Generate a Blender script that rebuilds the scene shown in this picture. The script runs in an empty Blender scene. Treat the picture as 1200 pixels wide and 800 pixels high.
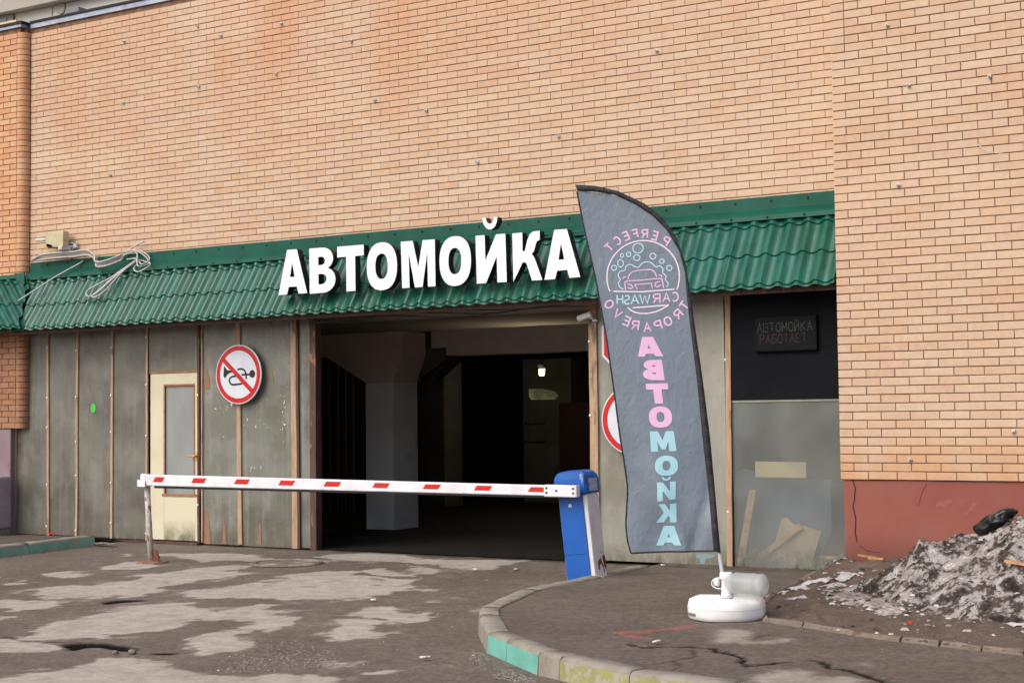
import bpy, bmesh, math, random
import numpy as np
from mathutils import Vector, Matrix
from mathutils.geometry import tessellate_polygon

sc = bpy.context.scene
COL = sc.collection
rng = random.Random(7)
nrg = np.random.default_rng(11)

# ------------------------------------------------------------------ camera
PSI, PIT, ROL, FPX = 0.537888, 0.0502397, -0.0115291, 1755.417
CAMPOS = Vector((0.0, -13.673, 1.5))
cF = Vector((-math.sin(PSI) * math.cos(PIT), math.cos(PSI) * math.cos(PIT), math.sin(PIT)))
cR = cF.cross(Vector((0, 0, 1))).normalized()
cU = cR.cross(cF)
cR2 = cR * math.cos(ROL) + cU * math.sin(ROL)
cU2 = -cR * math.sin(ROL) + cU * math.cos(ROL)
cam = bpy.data.cameras.new("camera")
cam.sensor_width = 36.0
cam.lens = FPX / 1200.0 * 36.0
cam.clip_start = 0.1
cam.clip_end = 3000
camo = bpy.data.objects.new("camera", cam)
COL.objects.link(camo)
m4 = Matrix((cR2, cU2, -cF)).transposed().to_4x4()
m4.translation = CAMPOS
camo.matrix_world = m4
sc.camera = camo

# ------------------------------------------------------------------ sky, sun, exposure (bright overcast day)
SUN_EL, SUN_DIR = 43.0, Vector((-0.36, -0.93, 0))   # light comes from the front left
world = bpy.data.worlds.new("World")
sc.world = world
world.use_nodes = True
wn = world.node_tree
bg = wn.nodes["Background"]
sky = wn.nodes.new("ShaderNodeTexSky")
sky.sky_type = 'NISHITA'
sky.sun_disc = False
sky.sun_elevation = math.radians(SUN_EL)
sky.sun_rotation = math.atan2(SUN_DIR.x, SUN_DIR.y)
sky.altitude = 100
sky.air_density = 0.9
sky.dust_density = 5.0
sky.ozone_density = 0.9
wn.links.new(sky.outputs[0], bg.inputs[0])
bg.inputs[1].default_value = 0.12
sun = bpy.data.lights.new("sun", 'SUN')
sun.energy = 0.95
sun.angle = math.radians(50)
sun.color = (1.0, 0.965, 0.91)
suno = bpy.data.objects.new("sun", sun)
COL.objects.link(suno)
sd = SUN_DIR.normalized() * math.cos(math.radians(SUN_EL)) + Vector((0, 0, math.sin(math.radians(SUN_EL))))
suno.rotation_euler = sd.to_track_quat('Z', 'Y').to_euler()
suno.location = (-10, -20, 20)
sc.view_settings.view_transform = 'Standard'
sc.view_settings.look = 'None'
sc.view_settings.gamma = 1
sc.view_settings.exposure = 0.50
sc.cycles.max_bounces = 8

# ------------------------------------------------------------------ helpers: materials
def lin(r, g, b):
    f = lambda c: (c / 255 / 12.92) if c / 255 <= 0.04045 else ((c / 255 + 0.055) / 1.055) ** 2.4
    return (f(r), f(g), f(b), 1)

class Mat:
    def __init__(s, name):
        s.m = bpy.data.materials.new(name); s.m.use_nodes = True
        s.t = s.m.node_tree; s.p = s.t.nodes["Principled BSDF"]
        s.geo = None
    def n(s, typ, **k):
        nd = s.t.nodes.new(typ)
        for a, v in k.items():
            if hasattr(nd, a) and a not in ('inputs',): setattr(nd, a, v)
        return nd
    def l(s, a, b): s.t.links.new(a, b)
    def coords(s, scale=(1, 1, 1), obj=False):
        if obj:
            c = s.n('ShaderNodeTexCoord').outputs['Object']
        else:
            c = s.n('ShaderNodeNewGeometry').outputs['Position']
        mp = s.n('ShaderNodeMapping'); mp.inputs['Scale'].default_value = scale
        s.l(c, mp.inputs[0]); return mp.outputs[0]
    def noise(s, scale, detail=4, rough=.55, stretch=(1, 1, 1), obj=False, dist=0):
        nd = s.n('ShaderNodeTexNoise'); nd.inputs['Scale'].default_value = scale
        nd.inputs['Detail'].default_value = detail; nd.inputs['Roughness'].default_value = rough
        nd.inputs['Distortion'].default_value = dist
        s.l(s.coords(stretch, obj), nd.inputs['Vector']); return nd.outputs['Fac']
    def ramp(s, fac, lo, hi, a=(0, 0, 0, 1), b=(1, 1, 1, 1), interp='LINEAR'):
        r = s.n('ShaderNodeValToRGB'); e = r.color_ramp.elements
        r.color_ramp.interpolation = interp
        e[0].position = lo; e[0].color = a; e[1].position = hi; e[1].color = b
        s.l(fac, r.inputs[0]); return r.outputs[0]
    def mix(s, fac, a, b, mode='MIX'):
        x = s.n('ShaderNodeMix'); x.data_type = 'RGBA'; x.blend_type = mode
        for sock, v in ((x.inputs[0], fac), (x.inputs[6], a), (x.inputs[7], b)):
            if isinstance(v, (int, float)): sock.default_value = v
            elif isinstance(v, tuple): sock.default_value = v
            else: s.l(v, sock)
        return x.outputs[2]
    def math(s, op, a, b=0.0, clamp=False):
        x = s.n('ShaderNodeMath'); x.operation = op; x.use_clamp = clamp
        for sock, v in ((x.inputs[0], a), (x.inputs[1], b)):
            if isinstance(v, (int, float)): sock.default_value = v
            else: s.l(v, sock)
        return x.outputs[0]
    def attr(s, name):
        a = s.n('ShaderNodeAttribute'); a.attribute_name = name; return a
    def bump(s, h, strength=.3, dist=.01):
        b = s.n('ShaderNodeBump'); b.inputs['Strength'].default_value = strength; b.inputs['Distance'].default_value = dist
        s.l(h, b.inputs['Height']); s.l(b.outputs[0], s.p.inputs['Normal']); return b
    def out(s, col=None, rough=None, metal=None, spec=None):
        if col is not None:
            if isinstance(col, tuple): s.p.inputs['Base Color'].default_value = col
            else: s.l(col, s.p.inputs['Base Color'])
        if rough is not None:
            if isinstance(rough, (int, float)): s.p.inputs['Roughness'].default_value = rough
            else: s.l(rough, s.p.inputs['Roughness'])
        if metal is not None: s.p.inputs['Metallic'].default_value = metal
        if spec is not None: s.p.inputs['Specular IOR Level'].default_value = spec
        return s.m

def paint(name, c, c2=None, rough=.5, metal=0, scale=6, detail=5, lo=.4, hi=.65, stains=(), bump=0, bscale=60, stretch=(1, 1, 1), spec=.5):
    m = Mat(name)
    col = c
    if c2: col = m.mix(m.ramp(m.noise(scale, detail, stretch=stretch), lo, hi), c, c2)
    for (sc_, l_, h_, cc, st) in stains:
        col = m.mix(m.ramp(m.noise(sc_, 6, .65, stretch=st), l_, h_), col, cc)
    if bump: m.bump(m.noise(bscale, 4), bump, .004)
    return m.out(col, rough, metal, spec)

ST1 = (1, 1, 1)
# brick: every brick takes its own tone, over slow weathering that belongs to the wall
def brick_mat(name, base_a, base_b, orange, pink, stain_amt=.5):
    m = Mat(name)
    oi = m.n('ShaderNodeObjectInfo')
    r = m.math('FRACT', m.math('ADD', oi.outputs['Random'], m.attr('rnd').outputs['Fac']))
    cr = m.n('ShaderNodeValToRGB'); el = cr.color_ramp.elements
    el[0].position = 0; el[0].color = base_a; el[1].position = 1; el[1].color = base_b
    e = el.new(.45); e.color = tuple((base_a[i] + base_b[i]) / 2 for i in range(3)) + (1,)
    e = el.new(.86); e.color = tuple(.5 * (base_b[i] + orange[i]) for i in range(3)) + (1,)
    e = el.new(.93); e.color = pink
    m.l(r, cr.inputs[0])
    slow = m.ramp(m.noise(.38, 4, .55), .46, .74)
    col = m.mix(m.math('MULTIPLY', slow, stain_amt), cr.outputs[0], orange)
    streak = m.ramp(m.noise(.9, 5, .6, stretch=(1.6, 1, .35)), .55, .8)
    col = m.mix(m.math('MULTIPLY', streak, .22), col, lin(206, 156, 120))
    sx = m.n('ShaderNodeSeparateXYZ'); m.l(m.n('ShaderNodeNewGeometry').outputs['Position'], sx.inputs[0])
    def rng_(o, a, b):
        q = m.n('ShaderNodeMapRange'); q.inputs[1].default_value = a; q.inputs[2].default_value = b; m.l(o, q.inputs[0]); return q.outputs[0]
    wet = m.math('MULTIPLY', rng_(sx.outputs[0], -5.0, -9.5), rng_(sx.outputs[2], 4.3, 5.9))
    wet = m.math('MULTIPLY', wet, m.ramp(m.noise(.75, 5, .6, stretch=(1, 1, .6)), .40, .62))
    col = m.mix(m.math('MULTIPLY', wet, .58), col, lin(200, 138, 98))
    pale = m.math('MULTIPLY', m.ramp(m.noise(.6, 5, .6, stretch=(.5, 1, 1.6)), .52, .72), .35)
    col = m.mix(pale, col, lin(222, 206, 182))
    fine = m.ramp(m.noise(14, 5, .7), .35, .75)
    col = m.mix(.22, col, m.mix(fine, lin(190, 154, 124), lin(240, 216, 188)))
    speck = m.ramp(m.noise(55, 3, .6), .67, .74)
    col = m.mix(m.math('MULTIPLY', speck, .2), col, lin(120, 82, 62))
    z = m.n('ShaderNodeSeparateXYZ'); m.l(m.n('ShaderNodeNewGeometry').outputs['Position'], z.inputs[0])
    m.m['z'] = 1
    m.bump(m.noise(120, 3), .25, .003)
    return m, col, z
bm_, bc_, bz_ = brick_mat('brick', lin(205, 182, 158), lin(198, 172, 149), lin(198, 160, 129), lin(202, 173, 155))
low = bm_.n('ShaderNodeMapRange'); low.inputs[1].default_value = 1.5; low.inputs[2].default_value = .9
bm_.l(bz_.outputs[2], low.inputs[0])
bc_ = bm_.mix(bm_.math('MULTIPLY', low.outputs[0], bm_.ramp(bm_.noise(1.6, 3), .3, .7)), bc_, lin(206, 152, 104))
BRICK = bm_.out(bc_, .85, spec=.25)
b2, c2_, _z = brick_mat('brick_orange', lin(214, 168, 128), lin(206, 156, 114), lin(200, 134, 92), lin(204, 142, 114), .7)
BRICK2 = b2.out(c2_, .85, spec=.25)
b3, c3_, _z = brick_mat('brick_red_shaded', lin(150, 98, 70), lin(138, 88, 62), lin(128, 76, 52), lin(134, 84, 66), .6)  # redder brick for lower pier courses, awning shade partly painted into its colour
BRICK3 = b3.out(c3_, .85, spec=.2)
MORTAR = paint('mortar', lin(114, 88, 72), lin(136, 110, 92), .95, scale=9, spec=.1)

GREEN = Mat('green_roof_steel')
_f = GREEN.ramp(GREEN.noise(2.2, 5, .6, stretch=(2, 1, .7)), .4, .7)
_c = GREEN.mix(_f, lin(6, 78, 62), lin(18, 98, 82))
_c = GREEN.mix(GREEN.math('MULTIPLY', GREEN.ramp(GREEN.noise(9, 6, .7, stretch=(3, .4, .4)), .55, .75), .3), _c, lin(100, 144, 132))
_c = GREEN.mix(GREEN.math('MULTIPLY', GREEN.ramp(GREEN.noise(70, 2, .5), .68, .74), .5), _c, lin(40, 60, 52))
GREEN = GREEN.out(_c, GREEN.ramp(GREEN.noise(5, 4), .3, .7, (.24,) * 3 + (1,), (.42,) * 3 + (1,)), spec=.65)
GREEN_TRIM = paint('green_trim_steel', lin(2, 74, 60), lin(10, 84, 70), .5, scale=3, spec=.22, stains=[(30, .66, .72, lin(12, 60, 50), ST1)])
WHITE_L = paint('white_letter_plastic', lin(238, 240, 246), rough=.4)
BLACK_L = paint('black_letter_side', lin(26, 26, 26), rough=.5)
SHEET = Mat('weathered_plastic_sheet')
def sheet_mat(name, a, b, dark, light):
    m = Mat(name)
    f = m.ramp(m.noise(1.0, 5, .6, stretch=(1.7, 1, .8)), .3, .7)
    c = m.mix(f, a, b)
    c = m.mix(m.math('MULTIPLY', m.ramp(m.noise(1.3, 4, .55, stretch=(.6, 1, 1.1)), .46, .66), .85), c, dark)
    c = m.mix(m.math('MULTIPLY', m.ramp(m.noise(2.2, 5, .62, stretch=(1, 1, .7)), .48, .7), .5), c, light)
    st = m.ramp(m.noise(14, 4, .6, stretch=(1.2, 1, .06)), .52, .75)
    c = m.mix(m.math('MULTIPLY', st, .4), c, light)
    sc_ = m.ramp(m.noise(60, 6, .8, stretch=(.6, 1, 1.2)), .72, .76)
    c = m.mix(m.math('MULTIPLY', sc_, .5), c, lin(205, 205, 198))
    g = m.n('ShaderNodeSeparateXYZ'); m.l(m.n('ShaderNodeNewGeometry').outputs['Position'], g.inputs[0])
    lo = m.n('ShaderNodeMapRange'); lo.inputs[1].default_value = .22; lo.inputs[2].default_value = .02
    m.l(g.outputs[2], lo.inputs[0])
    c = m.mix(m.math('MULTIPLY', lo.outputs[0], m.ramp(m.noise(7, 4, .7, stretch=(1, 1, .35)), .35, .65)), c, lin(92, 84, 66))
    rs = m.ramp(m.noise(2.6, 3, .6, stretch=(2.2, 1, .5)), .69, .73)
    c = m.mix(m.math('MULTIPLY', rs, .75), c, lin(158, 112, 80))
    return m.out(c, m.ramp(m.noise(5, 3), .3, .7, (.22,) * 3 + (1,), (.42,) * 3 + (1,)), spec=.5)
SHEET_L = sheet_mat('weathered_brownish_sheet', lin(117, 117, 110), lin(102, 101, 94), lin(80, 76, 70), lin(146, 146, 140))
SHEET_M = sheet_mat('weathered_greenish_sheet', lin(124, 126, 118), lin(112, 113, 105), lin(92, 91, 83), lin(162, 163, 156))
SHEET_R = sheet_mat('weathered_grey_sheet', lin(152, 154, 146), lin(140, 142, 131), lin(122, 121, 110), lin(176, 176, 168))
BOARD = paint('black_board', lin(17, 19, 24), lin(22, 25, 30), .6, scale=2, spec=.08)
WOOD = paint('batten_wood', lin(184, 158, 130), lin(160, 132, 106), .8, scale=7, stretch=(6, 6, .5), stains=[(3, .58, .68, lin(112, 88, 70), (3, 3, .8))], bump=.2)
WOOD_D = paint('dark_jamb_wood', lin(92, 66, 58), lin(70, 50, 46), .7, scale=5, stretch=(5, 5, .6), stains=[(5, .6, .68, lin(150, 112, 84), (2, 2, .7))])
SCREW = paint('screw_washer', lin(225, 226, 222), rough=.4)
CREAM = paint('cream_door_paint', lin(214, 209, 184), lin(206, 200, 172), .5, scale=3, stains=[(40, .68, .74, lin(150, 130, 90), ST1)])
CREAM_LOW = Mat('cream_lower_panel')
_g = CREAM_LOW.n('ShaderNodeSeparateXYZ'); CREAM_LOW.l(CREAM_LOW.n('ShaderNodeNewGeometry').outputs['Position'], _g.inputs[0])
_lo = CREAM_LOW.n('ShaderNodeMapRange'); _lo.inputs[1].default_value = .3; _lo.inputs[2].default_value = .05
CREAM_LOW.l(_g.outputs[2], _lo.inputs[0])
_c = CREAM_LOW.mix(CREAM_LOW.math('MULTIPLY', _lo.outputs[0], CREAM_LOW.ramp(CREAM_LOW.noise(6, 5, .7), .25, .6)), lin(212, 206, 180), lin(92, 90, 62))
_c = CREAM_LOW.mix(CREAM_LOW.ramp(CREAM_LOW.noise(25, 3, .6), .68, .75), _c, lin(170, 158, 122))
CREAM_LOW = CREAM_LOW.out(_c, .55)
FROST = Mat('frosted_glass'); FROST.bump(FROST.noise(60, 3), .3, .003)
FROST = FROST.out(FROST.mix(FROST.ramp(FROST.noise(3, 3, stretch=(1, 1, .5)), .3, .7), lin(150, 156, 156), lin(132, 136, 138)), .28)
RUSTFRAME = paint('brown_glazing_bead', lin(168, 118, 84), lin(140, 98, 70), .7, scale=12)
PLINTH = Mat('red_plinth_paint')
_c = PLINTH.mix(PLINTH.ramp(PLINTH.noise(1.3, 5, .6), .35, .7), lin(140, 80, 71), lin(150, 94, 84))
_c = PLINTH.mix(PLINTH.math('MULTIPLY', PLINTH.ramp(PLINTH.noise(2.4, 8, .75, stretch=(1, 1, 1.3)), .6, .68), .7), _c, lin(160, 128, 118))
_g = PLINTH.n('ShaderNodeSeparateXYZ'); PLINTH.l(PLINTH.n('ShaderNodeNewGeometry').outputs['Position'], _g.inputs[0])
_lo = PLINTH.n('ShaderNodeMapRange'); _lo.inputs[1].default_value = .42; _lo.inputs[2].default_value = .15
PLINTH.l(_g.outputs[2], _lo.inputs[0])
_c = PLINTH.mix(PLINTH.math('MULTIPLY', _lo.outputs[0], .6), _c, lin(92, 62, 52))
PLINTH.bump(PLINTH.noise(30, 5), .3, .006)
PLINTH = PLINTH.out(_c, .75, spec=.3)
LILAC = paint('lilac_plinth_paint', lin(140, 120, 128), lin(130, 110, 118), .75, scale=3, stains=[(6, .6, .68, lin(110, 92, 96), ST1)])
LILAC_P = paint('pale_lilac_metal', lin(168, 154, 164), lin(150, 138, 148), .5, scale=4)
GALV = paint('galvanised_steel', lin(168, 176, 192), lin(140, 148, 166), .45, metal=.3, scale=5)
BITUMEN = paint('black_bitumen', lin(34, 34, 38), rough=.8)
ANCHOR = paint('anchor_steel', lin(206, 210, 214), lin(170, 172, 174), .4, scale=40)
HOLE = paint('dark_hole', lin(34, 24, 22), rough=.9)
RED = paint('sign_red', lin(196, 22, 24), lin(180, 24, 26), .35, scale=8)
SIGNWHITE = paint('sign_white', lin(214, 220, 232), lin(204, 210, 222), .35, scale=4)
SIGNBLACK = paint('sign_black', lin(20, 22, 26), rough=.4)
SIGNRIM = paint('sign_rim', lin(190, 150, 138), rough=.5)
ARMWHITE = paint('boom_white_paint', lin(232, 234, 240), lin(216, 218, 226), .35, scale=6, stains=[(22, .66, .7, lin(176, 172, 170), ST1)])
ARMRED = paint('boom_red_tape', lin(204, 36, 30), lin(186, 34, 30), .4, scale=20)
RUBBER = paint('black_rubber', lin(24, 26, 26), rough=.7)
BLUE = paint('blue_cabinet_paint', lin(16, 92, 184), lin(12, 82, 168), .38, scale=3, stains=[(30, .66, .71, lin(70, 110, 164), ST1), (4, .55, .8, lin(40, 96, 160), (2, 2, .4)), (9, .66, .70, lin(150, 160, 172), (1, 1, .6))])
CABWHITE = paint('white_cabinet_paint', lin(226, 228, 234), lin(208, 210, 214), .4, scale=4, stains=[(3, .55, .8, lin(176, 172, 164), (2, 2, .5)), (6, .66, .69, lin(104, 66, 44), ST1), (40, .68, .72, lin(180, 170, 160), ST1)])
RUST = paint('rust', lin(120, 74, 48), lin(84, 50, 36), .85, scale=14, bump=.3)
RUSTY_WHITE = paint('chipped_white_paint', lin(206, 202, 198), lin(176, 168, 162), .6, scale=18, stains=[(16, .55, .61, lin(118, 76, 54), (1, 1, .6))])
FABRIC = Mat('grey_blue_flag_fabric')
_c = FABRIC.mix(FABRIC.ramp(FABRIC.noise(1.4, 4), .35, .7), lin(125, 138, 152), lin(114, 127, 141))
_w = FABRIC.noise(320, 2); FABRIC.bump(FABRIC.noise(15, 5, .6, stretch=(1, 1, .6), dist=.6), .32, .03)
FABRIC.p.inputs['Sheen Weight'].default_value = .1
FABRIC = FABRIC.out(_c, .42, spec=.5)
SLEEVE = Mat('black_sleeve_fabric'); SLEEVE.bump(SLEEVE.noise(55, 4, .6, stretch=(1, 1, 1.4)), .8, .015)
SLEEVE = SLEEVE.out(lin(38, 38, 44), .5, spec=.5)
PINK = paint('pink_print', lin(242, 198, 232), lin(236, 190, 226), .6, scale=5)
PALEPINK = paint('pale_pink_print', lin(248, 228, 250), rough=.6)
CYAN = paint('pale_blue_print', lin(170, 220, 234), lin(162, 212, 228), .6, scale=5)
CYAN2 = paint('thin_blue_print', lin(196, 232, 250), rough=.6)
POLE = paint('pale_pole', lin(206, 208, 214), rough=.35, metal=.2)
BASEWHITE = paint('white_base_plastic', lin(238, 239, 240), lin(226, 226, 225), .6, scale=5, stains=[(7, .62, .74, lin(170, 166, 158), (1, 1, 2)), (22, .64, .72, lin(188, 184, 176), ST1)], bump=.5, bscale=18)
CONC = paint('kerb_concrete', lin(152, 146, 135), lin(134, 128, 118), .9, scale=6, stains=[(30, .6, .7, lin(122, 116, 106), ST1), (5, .62, .72, lin(128, 120, 108), ST1)], bump=.5, bscale=70, spec=.2)
def kerbpaint(name, c, c2, lo):
    return paint(name, c, c2, .75, scale=5, stains=[(9, lo, lo + .06, lin(164, 160, 148), ST1), (26, .62, .7, lin(150, 146, 134), ST1)], bump=.4, bscale=70, spec=.3)
EDGE_M = paint('edging_concrete', lin(134, 122, 110), lin(118, 107, 97), .95, scale=5, stains=[(12, .56, .66, lin(104, 92, 82), ST1)], bump=.6, bscale=50, spec=.1)
TEAL = kerbpaint('teal_kerb_paint', lin(112, 180, 168), lin(98, 164, 152), .57)
YELLOW = kerbpaint('yellow_kerb_paint', lin(158, 156, 104), lin(142, 144, 100), .50)
GREENK = kerbpaint('green_kerb_paint', lin(134, 184, 168), lin(116, 164, 148), .52)
CABLE = paint('grey_cable', lin(186, 184, 182), rough=.5)
CABLE_D = paint('dark_cable', lin(40, 38, 40), rough=.6)
FLOOD = paint('beige_floodlight', lin(200, 190, 156), lin(188, 178, 146), .5, scale=8)
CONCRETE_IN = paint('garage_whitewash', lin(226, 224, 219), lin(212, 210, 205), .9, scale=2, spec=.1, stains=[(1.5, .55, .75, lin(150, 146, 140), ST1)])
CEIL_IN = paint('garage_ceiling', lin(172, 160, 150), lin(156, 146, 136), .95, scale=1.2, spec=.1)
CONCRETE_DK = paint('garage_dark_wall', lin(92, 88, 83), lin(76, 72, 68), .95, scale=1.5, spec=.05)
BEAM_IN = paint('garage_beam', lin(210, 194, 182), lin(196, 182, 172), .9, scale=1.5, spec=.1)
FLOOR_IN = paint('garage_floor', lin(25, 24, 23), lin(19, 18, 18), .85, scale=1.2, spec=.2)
STICKER = paint('green_sticker', lin(70, 196, 70), rough=.5)
CARD = paint('cardboard', lin(226, 200, 164), lin(214, 188, 150), .9, scale=3)
PINE = paint('pine_board', lin(226, 190, 142), lin(212, 170, 122), .8, scale=6, stretch=(1, 1, 4))
PALEYEL = paint('pale_yellow_board', lin(232, 212, 160), rough=.8)
TARP = paint('blue_tarp', lin(92, 120, 146), lin(80, 104, 130), .7, scale=3)
BAG = Mat('black_bin_bag'); BAG.bump(BAG.noise(22, 4, .6), .6, .02); BAG = BAG.out(lin(26, 28, 32), .28, spec=.6)
ORANGE = paint('orange_splinter', lin(196, 150, 106), lin(164, 118, 78), .8, scale=20)
PAPER = paint('litter_white', lin(220, 218, 212), rough=.8)
STONE = paint('loose_stone', lin(140, 134, 126), lin(110, 104, 98), .9, scale=30)
IRON = paint('manhole_iron', lin(128, 116, 106), lin(104, 94, 86), .8, scale=9, stains=[(3, .5, .6, lin(168, 158, 148), ST1)])
BARK = paint('bark', lin(84, 74, 70), lin(62, 54, 52), .9, scale=8)
FACADE = paint('far_white_facade', lin(206, 204, 200), lin(196, 194, 190), .9, scale=.4)
FACADE_T = paint('far_facade_trim', lin(168, 164, 158), rough=.9)
FACADE_Y = paint('far_yellow_band', lin(214, 196, 150), rough=.9)
WINFRAME = paint('far_window_frame', lin(120, 122, 128), rough=.6)
WINGLASS = paint('far_window_glass', lin(96, 98, 102), rough=.12)
LEDGREEN = paint('led_off_green', lin(50, 68, 64), rough=.5)
LEDRED = paint('led_off_red', lin(58, 19, 25), rough=.5)
LEDBOX = paint('led_box', lin(14, 17, 21), rough=.5, spec=.12)
REDDK = paint('dark_red_shutter', lin(48, 14, 12), rough=.8)
LABELGREY = paint('cabinet_label', lin(176, 190, 206), lin(120, 140, 168), .4, scale=60)

CLEAR = Mat('clear_bottle_plastic')
CLEAR.p.inputs['Alpha'].default_value = .42
CLEAR.p.inputs['IOR'].default_value = 1.25
CLEAR = CLEAR.out(lin(206, 213, 212), .1, spec=.9)

SEE = Mat('translucent_plastic_sheet')   # dirty polycarbonate: partly see-through, partly diffusing
_c = SEE.mix(SEE.ramp(SEE.noise(1.3, 5, .6), .35, .7), lin(158, 162, 158), lin(140, 145, 142))
_g = SEE.n('ShaderNodeSeparateXYZ'); SEE.l(SEE.n('ShaderNodeNewGeometry').outputs['Position'], _g.inputs[0])
_lo = SEE.n('ShaderNodeMapRange'); _lo.inputs[1].default_value = .25; _lo.inputs[2].default_value = .02
SEE.l(_g.outputs[2], _lo.inputs[0])
_mud = SEE.math('MULTIPLY', _lo.outputs[0], SEE.ramp(SEE.noise(9, 5, .7, stretch=(1, 1, .4)), .42, .62))
_c = SEE.mix(_mud, _c, lin(70, 64, 52))
SEE.out(_c, .5, spec=.25)
_tr = SEE.n('ShaderNodeBsdfTransparent'); _tr.inputs[0].default_value = (.95, .97, .97, 1)
_mx = SEE.n('ShaderNodeMixShader')
_fac = SEE.math('SUBTRACT', SEE.ramp(SEE.noise(2.2, 3, .5), .3, .75, (.76,) * 3 + (1,), (.58,) * 3 + (1,)), _mud, True)
SEE.l(_fac, _mx.inputs[0]); SEE.l(SEE.p.outputs[0], _mx.inputs[1]); SEE.l(_tr.outputs[0], _mx.inputs[2])
SEE.l(_mx.outputs[0], SEE.t.nodes['Material Output'].inputs[0])
SEE = SEE.m

LAMP = Mat('lamp_glass'); LAMP.p.inputs['Emission Color'].default_value = lin(255, 226, 170)
LAMP.p.inputs['Emission Strength'].default_value = 1.6; LAMP = LAMP.out(lin(255, 240, 210), .3)
GLOWWIN = Mat('lit_booth_window'); GLOWWIN.p.inputs['Emission Strength'].default_value = .22
_c = GLOWWIN.mix(GLOWWIN.ramp(GLOWWIN.noise(1.6, 3), .4, .65), lin(96, 98, 70), lin(200, 192, 120))
GLOWWIN.l(_c, GLOWWIN.p.inputs['Emission Color']); GLOWWIN = GLOWWIN.out(lin(90, 92, 80), .15)

# ------------------------------------------------------------------ helpers: meshes and objects
def link(o, parent=None):
    COL.objects.link(o)
    if parent is not None: o.parent = parent
    return o
def mesh_obj(name, verts, faces, mats, parent=None, midx=None, smooth=False):
    me = bpy.data.meshes.new(name)
    me.from_pydata([tuple(v) for v in verts], [], faces)
    for m in (mats if isinstance(mats, (list, tuple)) else [mats]): me.materials.append(m)
    if midx is not None: me.polygons.foreach_set('material_index', midx)
    if smooth: me.polygons.foreach_set('use_smooth', [True] * len(me.polygons))
    me.update()
    return link(bpy.data.objects.new(name, me), parent)
def bm_obj(name, bm, mats, parent=None, smooth=False):
    me = bpy.data.meshes.new(name); bmesh.ops.recalc_face_normals(bm, faces=bm.faces); bm.to_mesh(me); bm.free()
    for m in (mats if isinstance(mats, (list, tuple)) else [mats]): me.materials.append(m)
    if smooth: me.polygons.foreach_set('use_smooth', [True] * len(me.polygons))
    return link(bpy.data.objects.new(name, me), parent)
def thing(name, label, cat, loc=(0, 0, 0), group=None):
    o = bpy.data.objects.new(name, None); COL.objects.link(o)
    o.empty_display_size = .1
    o.location = loc
    o['label'] = label; o['category'] = cat
    if group: o['group'] = group
    return o
def adopt(o, t):
    """make o (built in world coordinates) a part of the thing t"""
    o.parent = t
    o.matrix_parent_inverse = Matrix.Translation(-Vector(t.location))
    return o
def tag(o, label=None, cat=None, group=None, kind=None):
    for k, v in (('label', label), ('category', cat), ('group', group), ('kind', kind)):
        if v: o[k] = v
    return o
def bbox(bm, x0, x1, y0, y1, z0, z1, bev=0, mat=0, rot=None):
    vs = [bm.verts.new(p) for p in ((x0, y0, z0), (x1, y0, z0), (x1, y1, z0), (x0, y1, z0), (x0, y0, z1), (x1, y0, z1), (x1, y1, z1), (x0, y1, z1))]
    fs = [bm.faces.new([vs[i] for i in q]) for q in ((3, 2, 1, 0), (4, 5, 6, 7), (0, 1, 5, 4), (1, 2, 6, 5), (2, 3, 7, 6), (3, 0, 4, 7))]
    for f in fs: f.material_index = mat
    if bev:
        es = list({e for f in fs for e in f.edges})
        bmesh.ops.bevel(bm, geom=es, offset=bev, segments=2, affect='EDGES', profile=.6)
def box(name, x0, x1, y0, y1, z0, z1, m, parent=None, bev=0):
    bm = bmesh.new(); bbox(bm, x0, x1, y0, y1, z0, z1, bev)
    o = bm_obj(name, bm, m)
    if parent is not None: adopt(o, parent)
    return o
def tube(bm, pts, r, seg=8, r2=None, caps=True):
    pts = [Vector(p) for p in pts]
    n = len(pts); rings = []
    up = Vector((0.123, .2, 1)).normalized()
    for i, p in enumerate(pts):
        d = (pts[min(i + 1, n - 1)] - pts[max(i - 1, 0)]).normalized()
        a = d.cross(up)
        if a.length < .05: a = d.cross(Vector((1, .1, 0)))
        a.normalize(); b = d.cross(a)
        rr = r if r2 is None else r + (r2 - r) * i / max(1, n - 1)
        rings.append([bm.verts.new(p + (a * math.cos(2 * math.pi * k / seg) + b * math.sin(2 * math.pi * k / seg)) * rr) for k in range(seg)])
    for i in range(n - 1):
        for k in range(seg):
            bm.faces.new((rings[i][k], rings[i][(k + 1) % seg], rings[i + 1][(k + 1) % seg], rings[i + 1][k]))
    if caps:
        bm.faces.new(rings[0][::-1]); bm.faces.new(rings[-1])
def smoothpath(pts, sub=6):
    P = [Vector(p) for p in pts]; out = []
    for i in range(len(P) - 1):
        p0, p1, p2, p3 = P[max(i - 1, 0)], P[i], P[i + 1], P[min(i + 2, len(P) - 1)]
        for k in range(sub):
            t = k / sub
            out.append(.5 * ((2 * p1) + (-p0 + p2) * t + (2 * p0 - 5 * p1 + 4 * p2 - p3) * t * t + (-p0 + 3 * p1 - 3 * p2 + p3) * t ** 3))
    out.append(P[-1]); return out
def lathe(bm, prof, seg=24, center=(0, 0, 0), mat=0):
    c = Vector(center); rings = []
    for r, z in prof:
        rings.append([bm.verts.new(c + Vector((r * math.cos(2 * math.pi * k / seg), r * math.sin(2 * math.pi * k / seg), z))) for k in range(seg)])
    for i in range(len(rings) - 1):
        for k in range(seg):
            f = bm.faces.new((rings[i][k], rings[i][(k + 1) % seg], rings[i + 1][(k + 1) % seg], rings[i + 1][k])); f.material_index = mat
    bm.faces.new(rings[0][::-1]).material_index = mat; bm.faces.new(rings[-1]).material_index = mat
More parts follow.
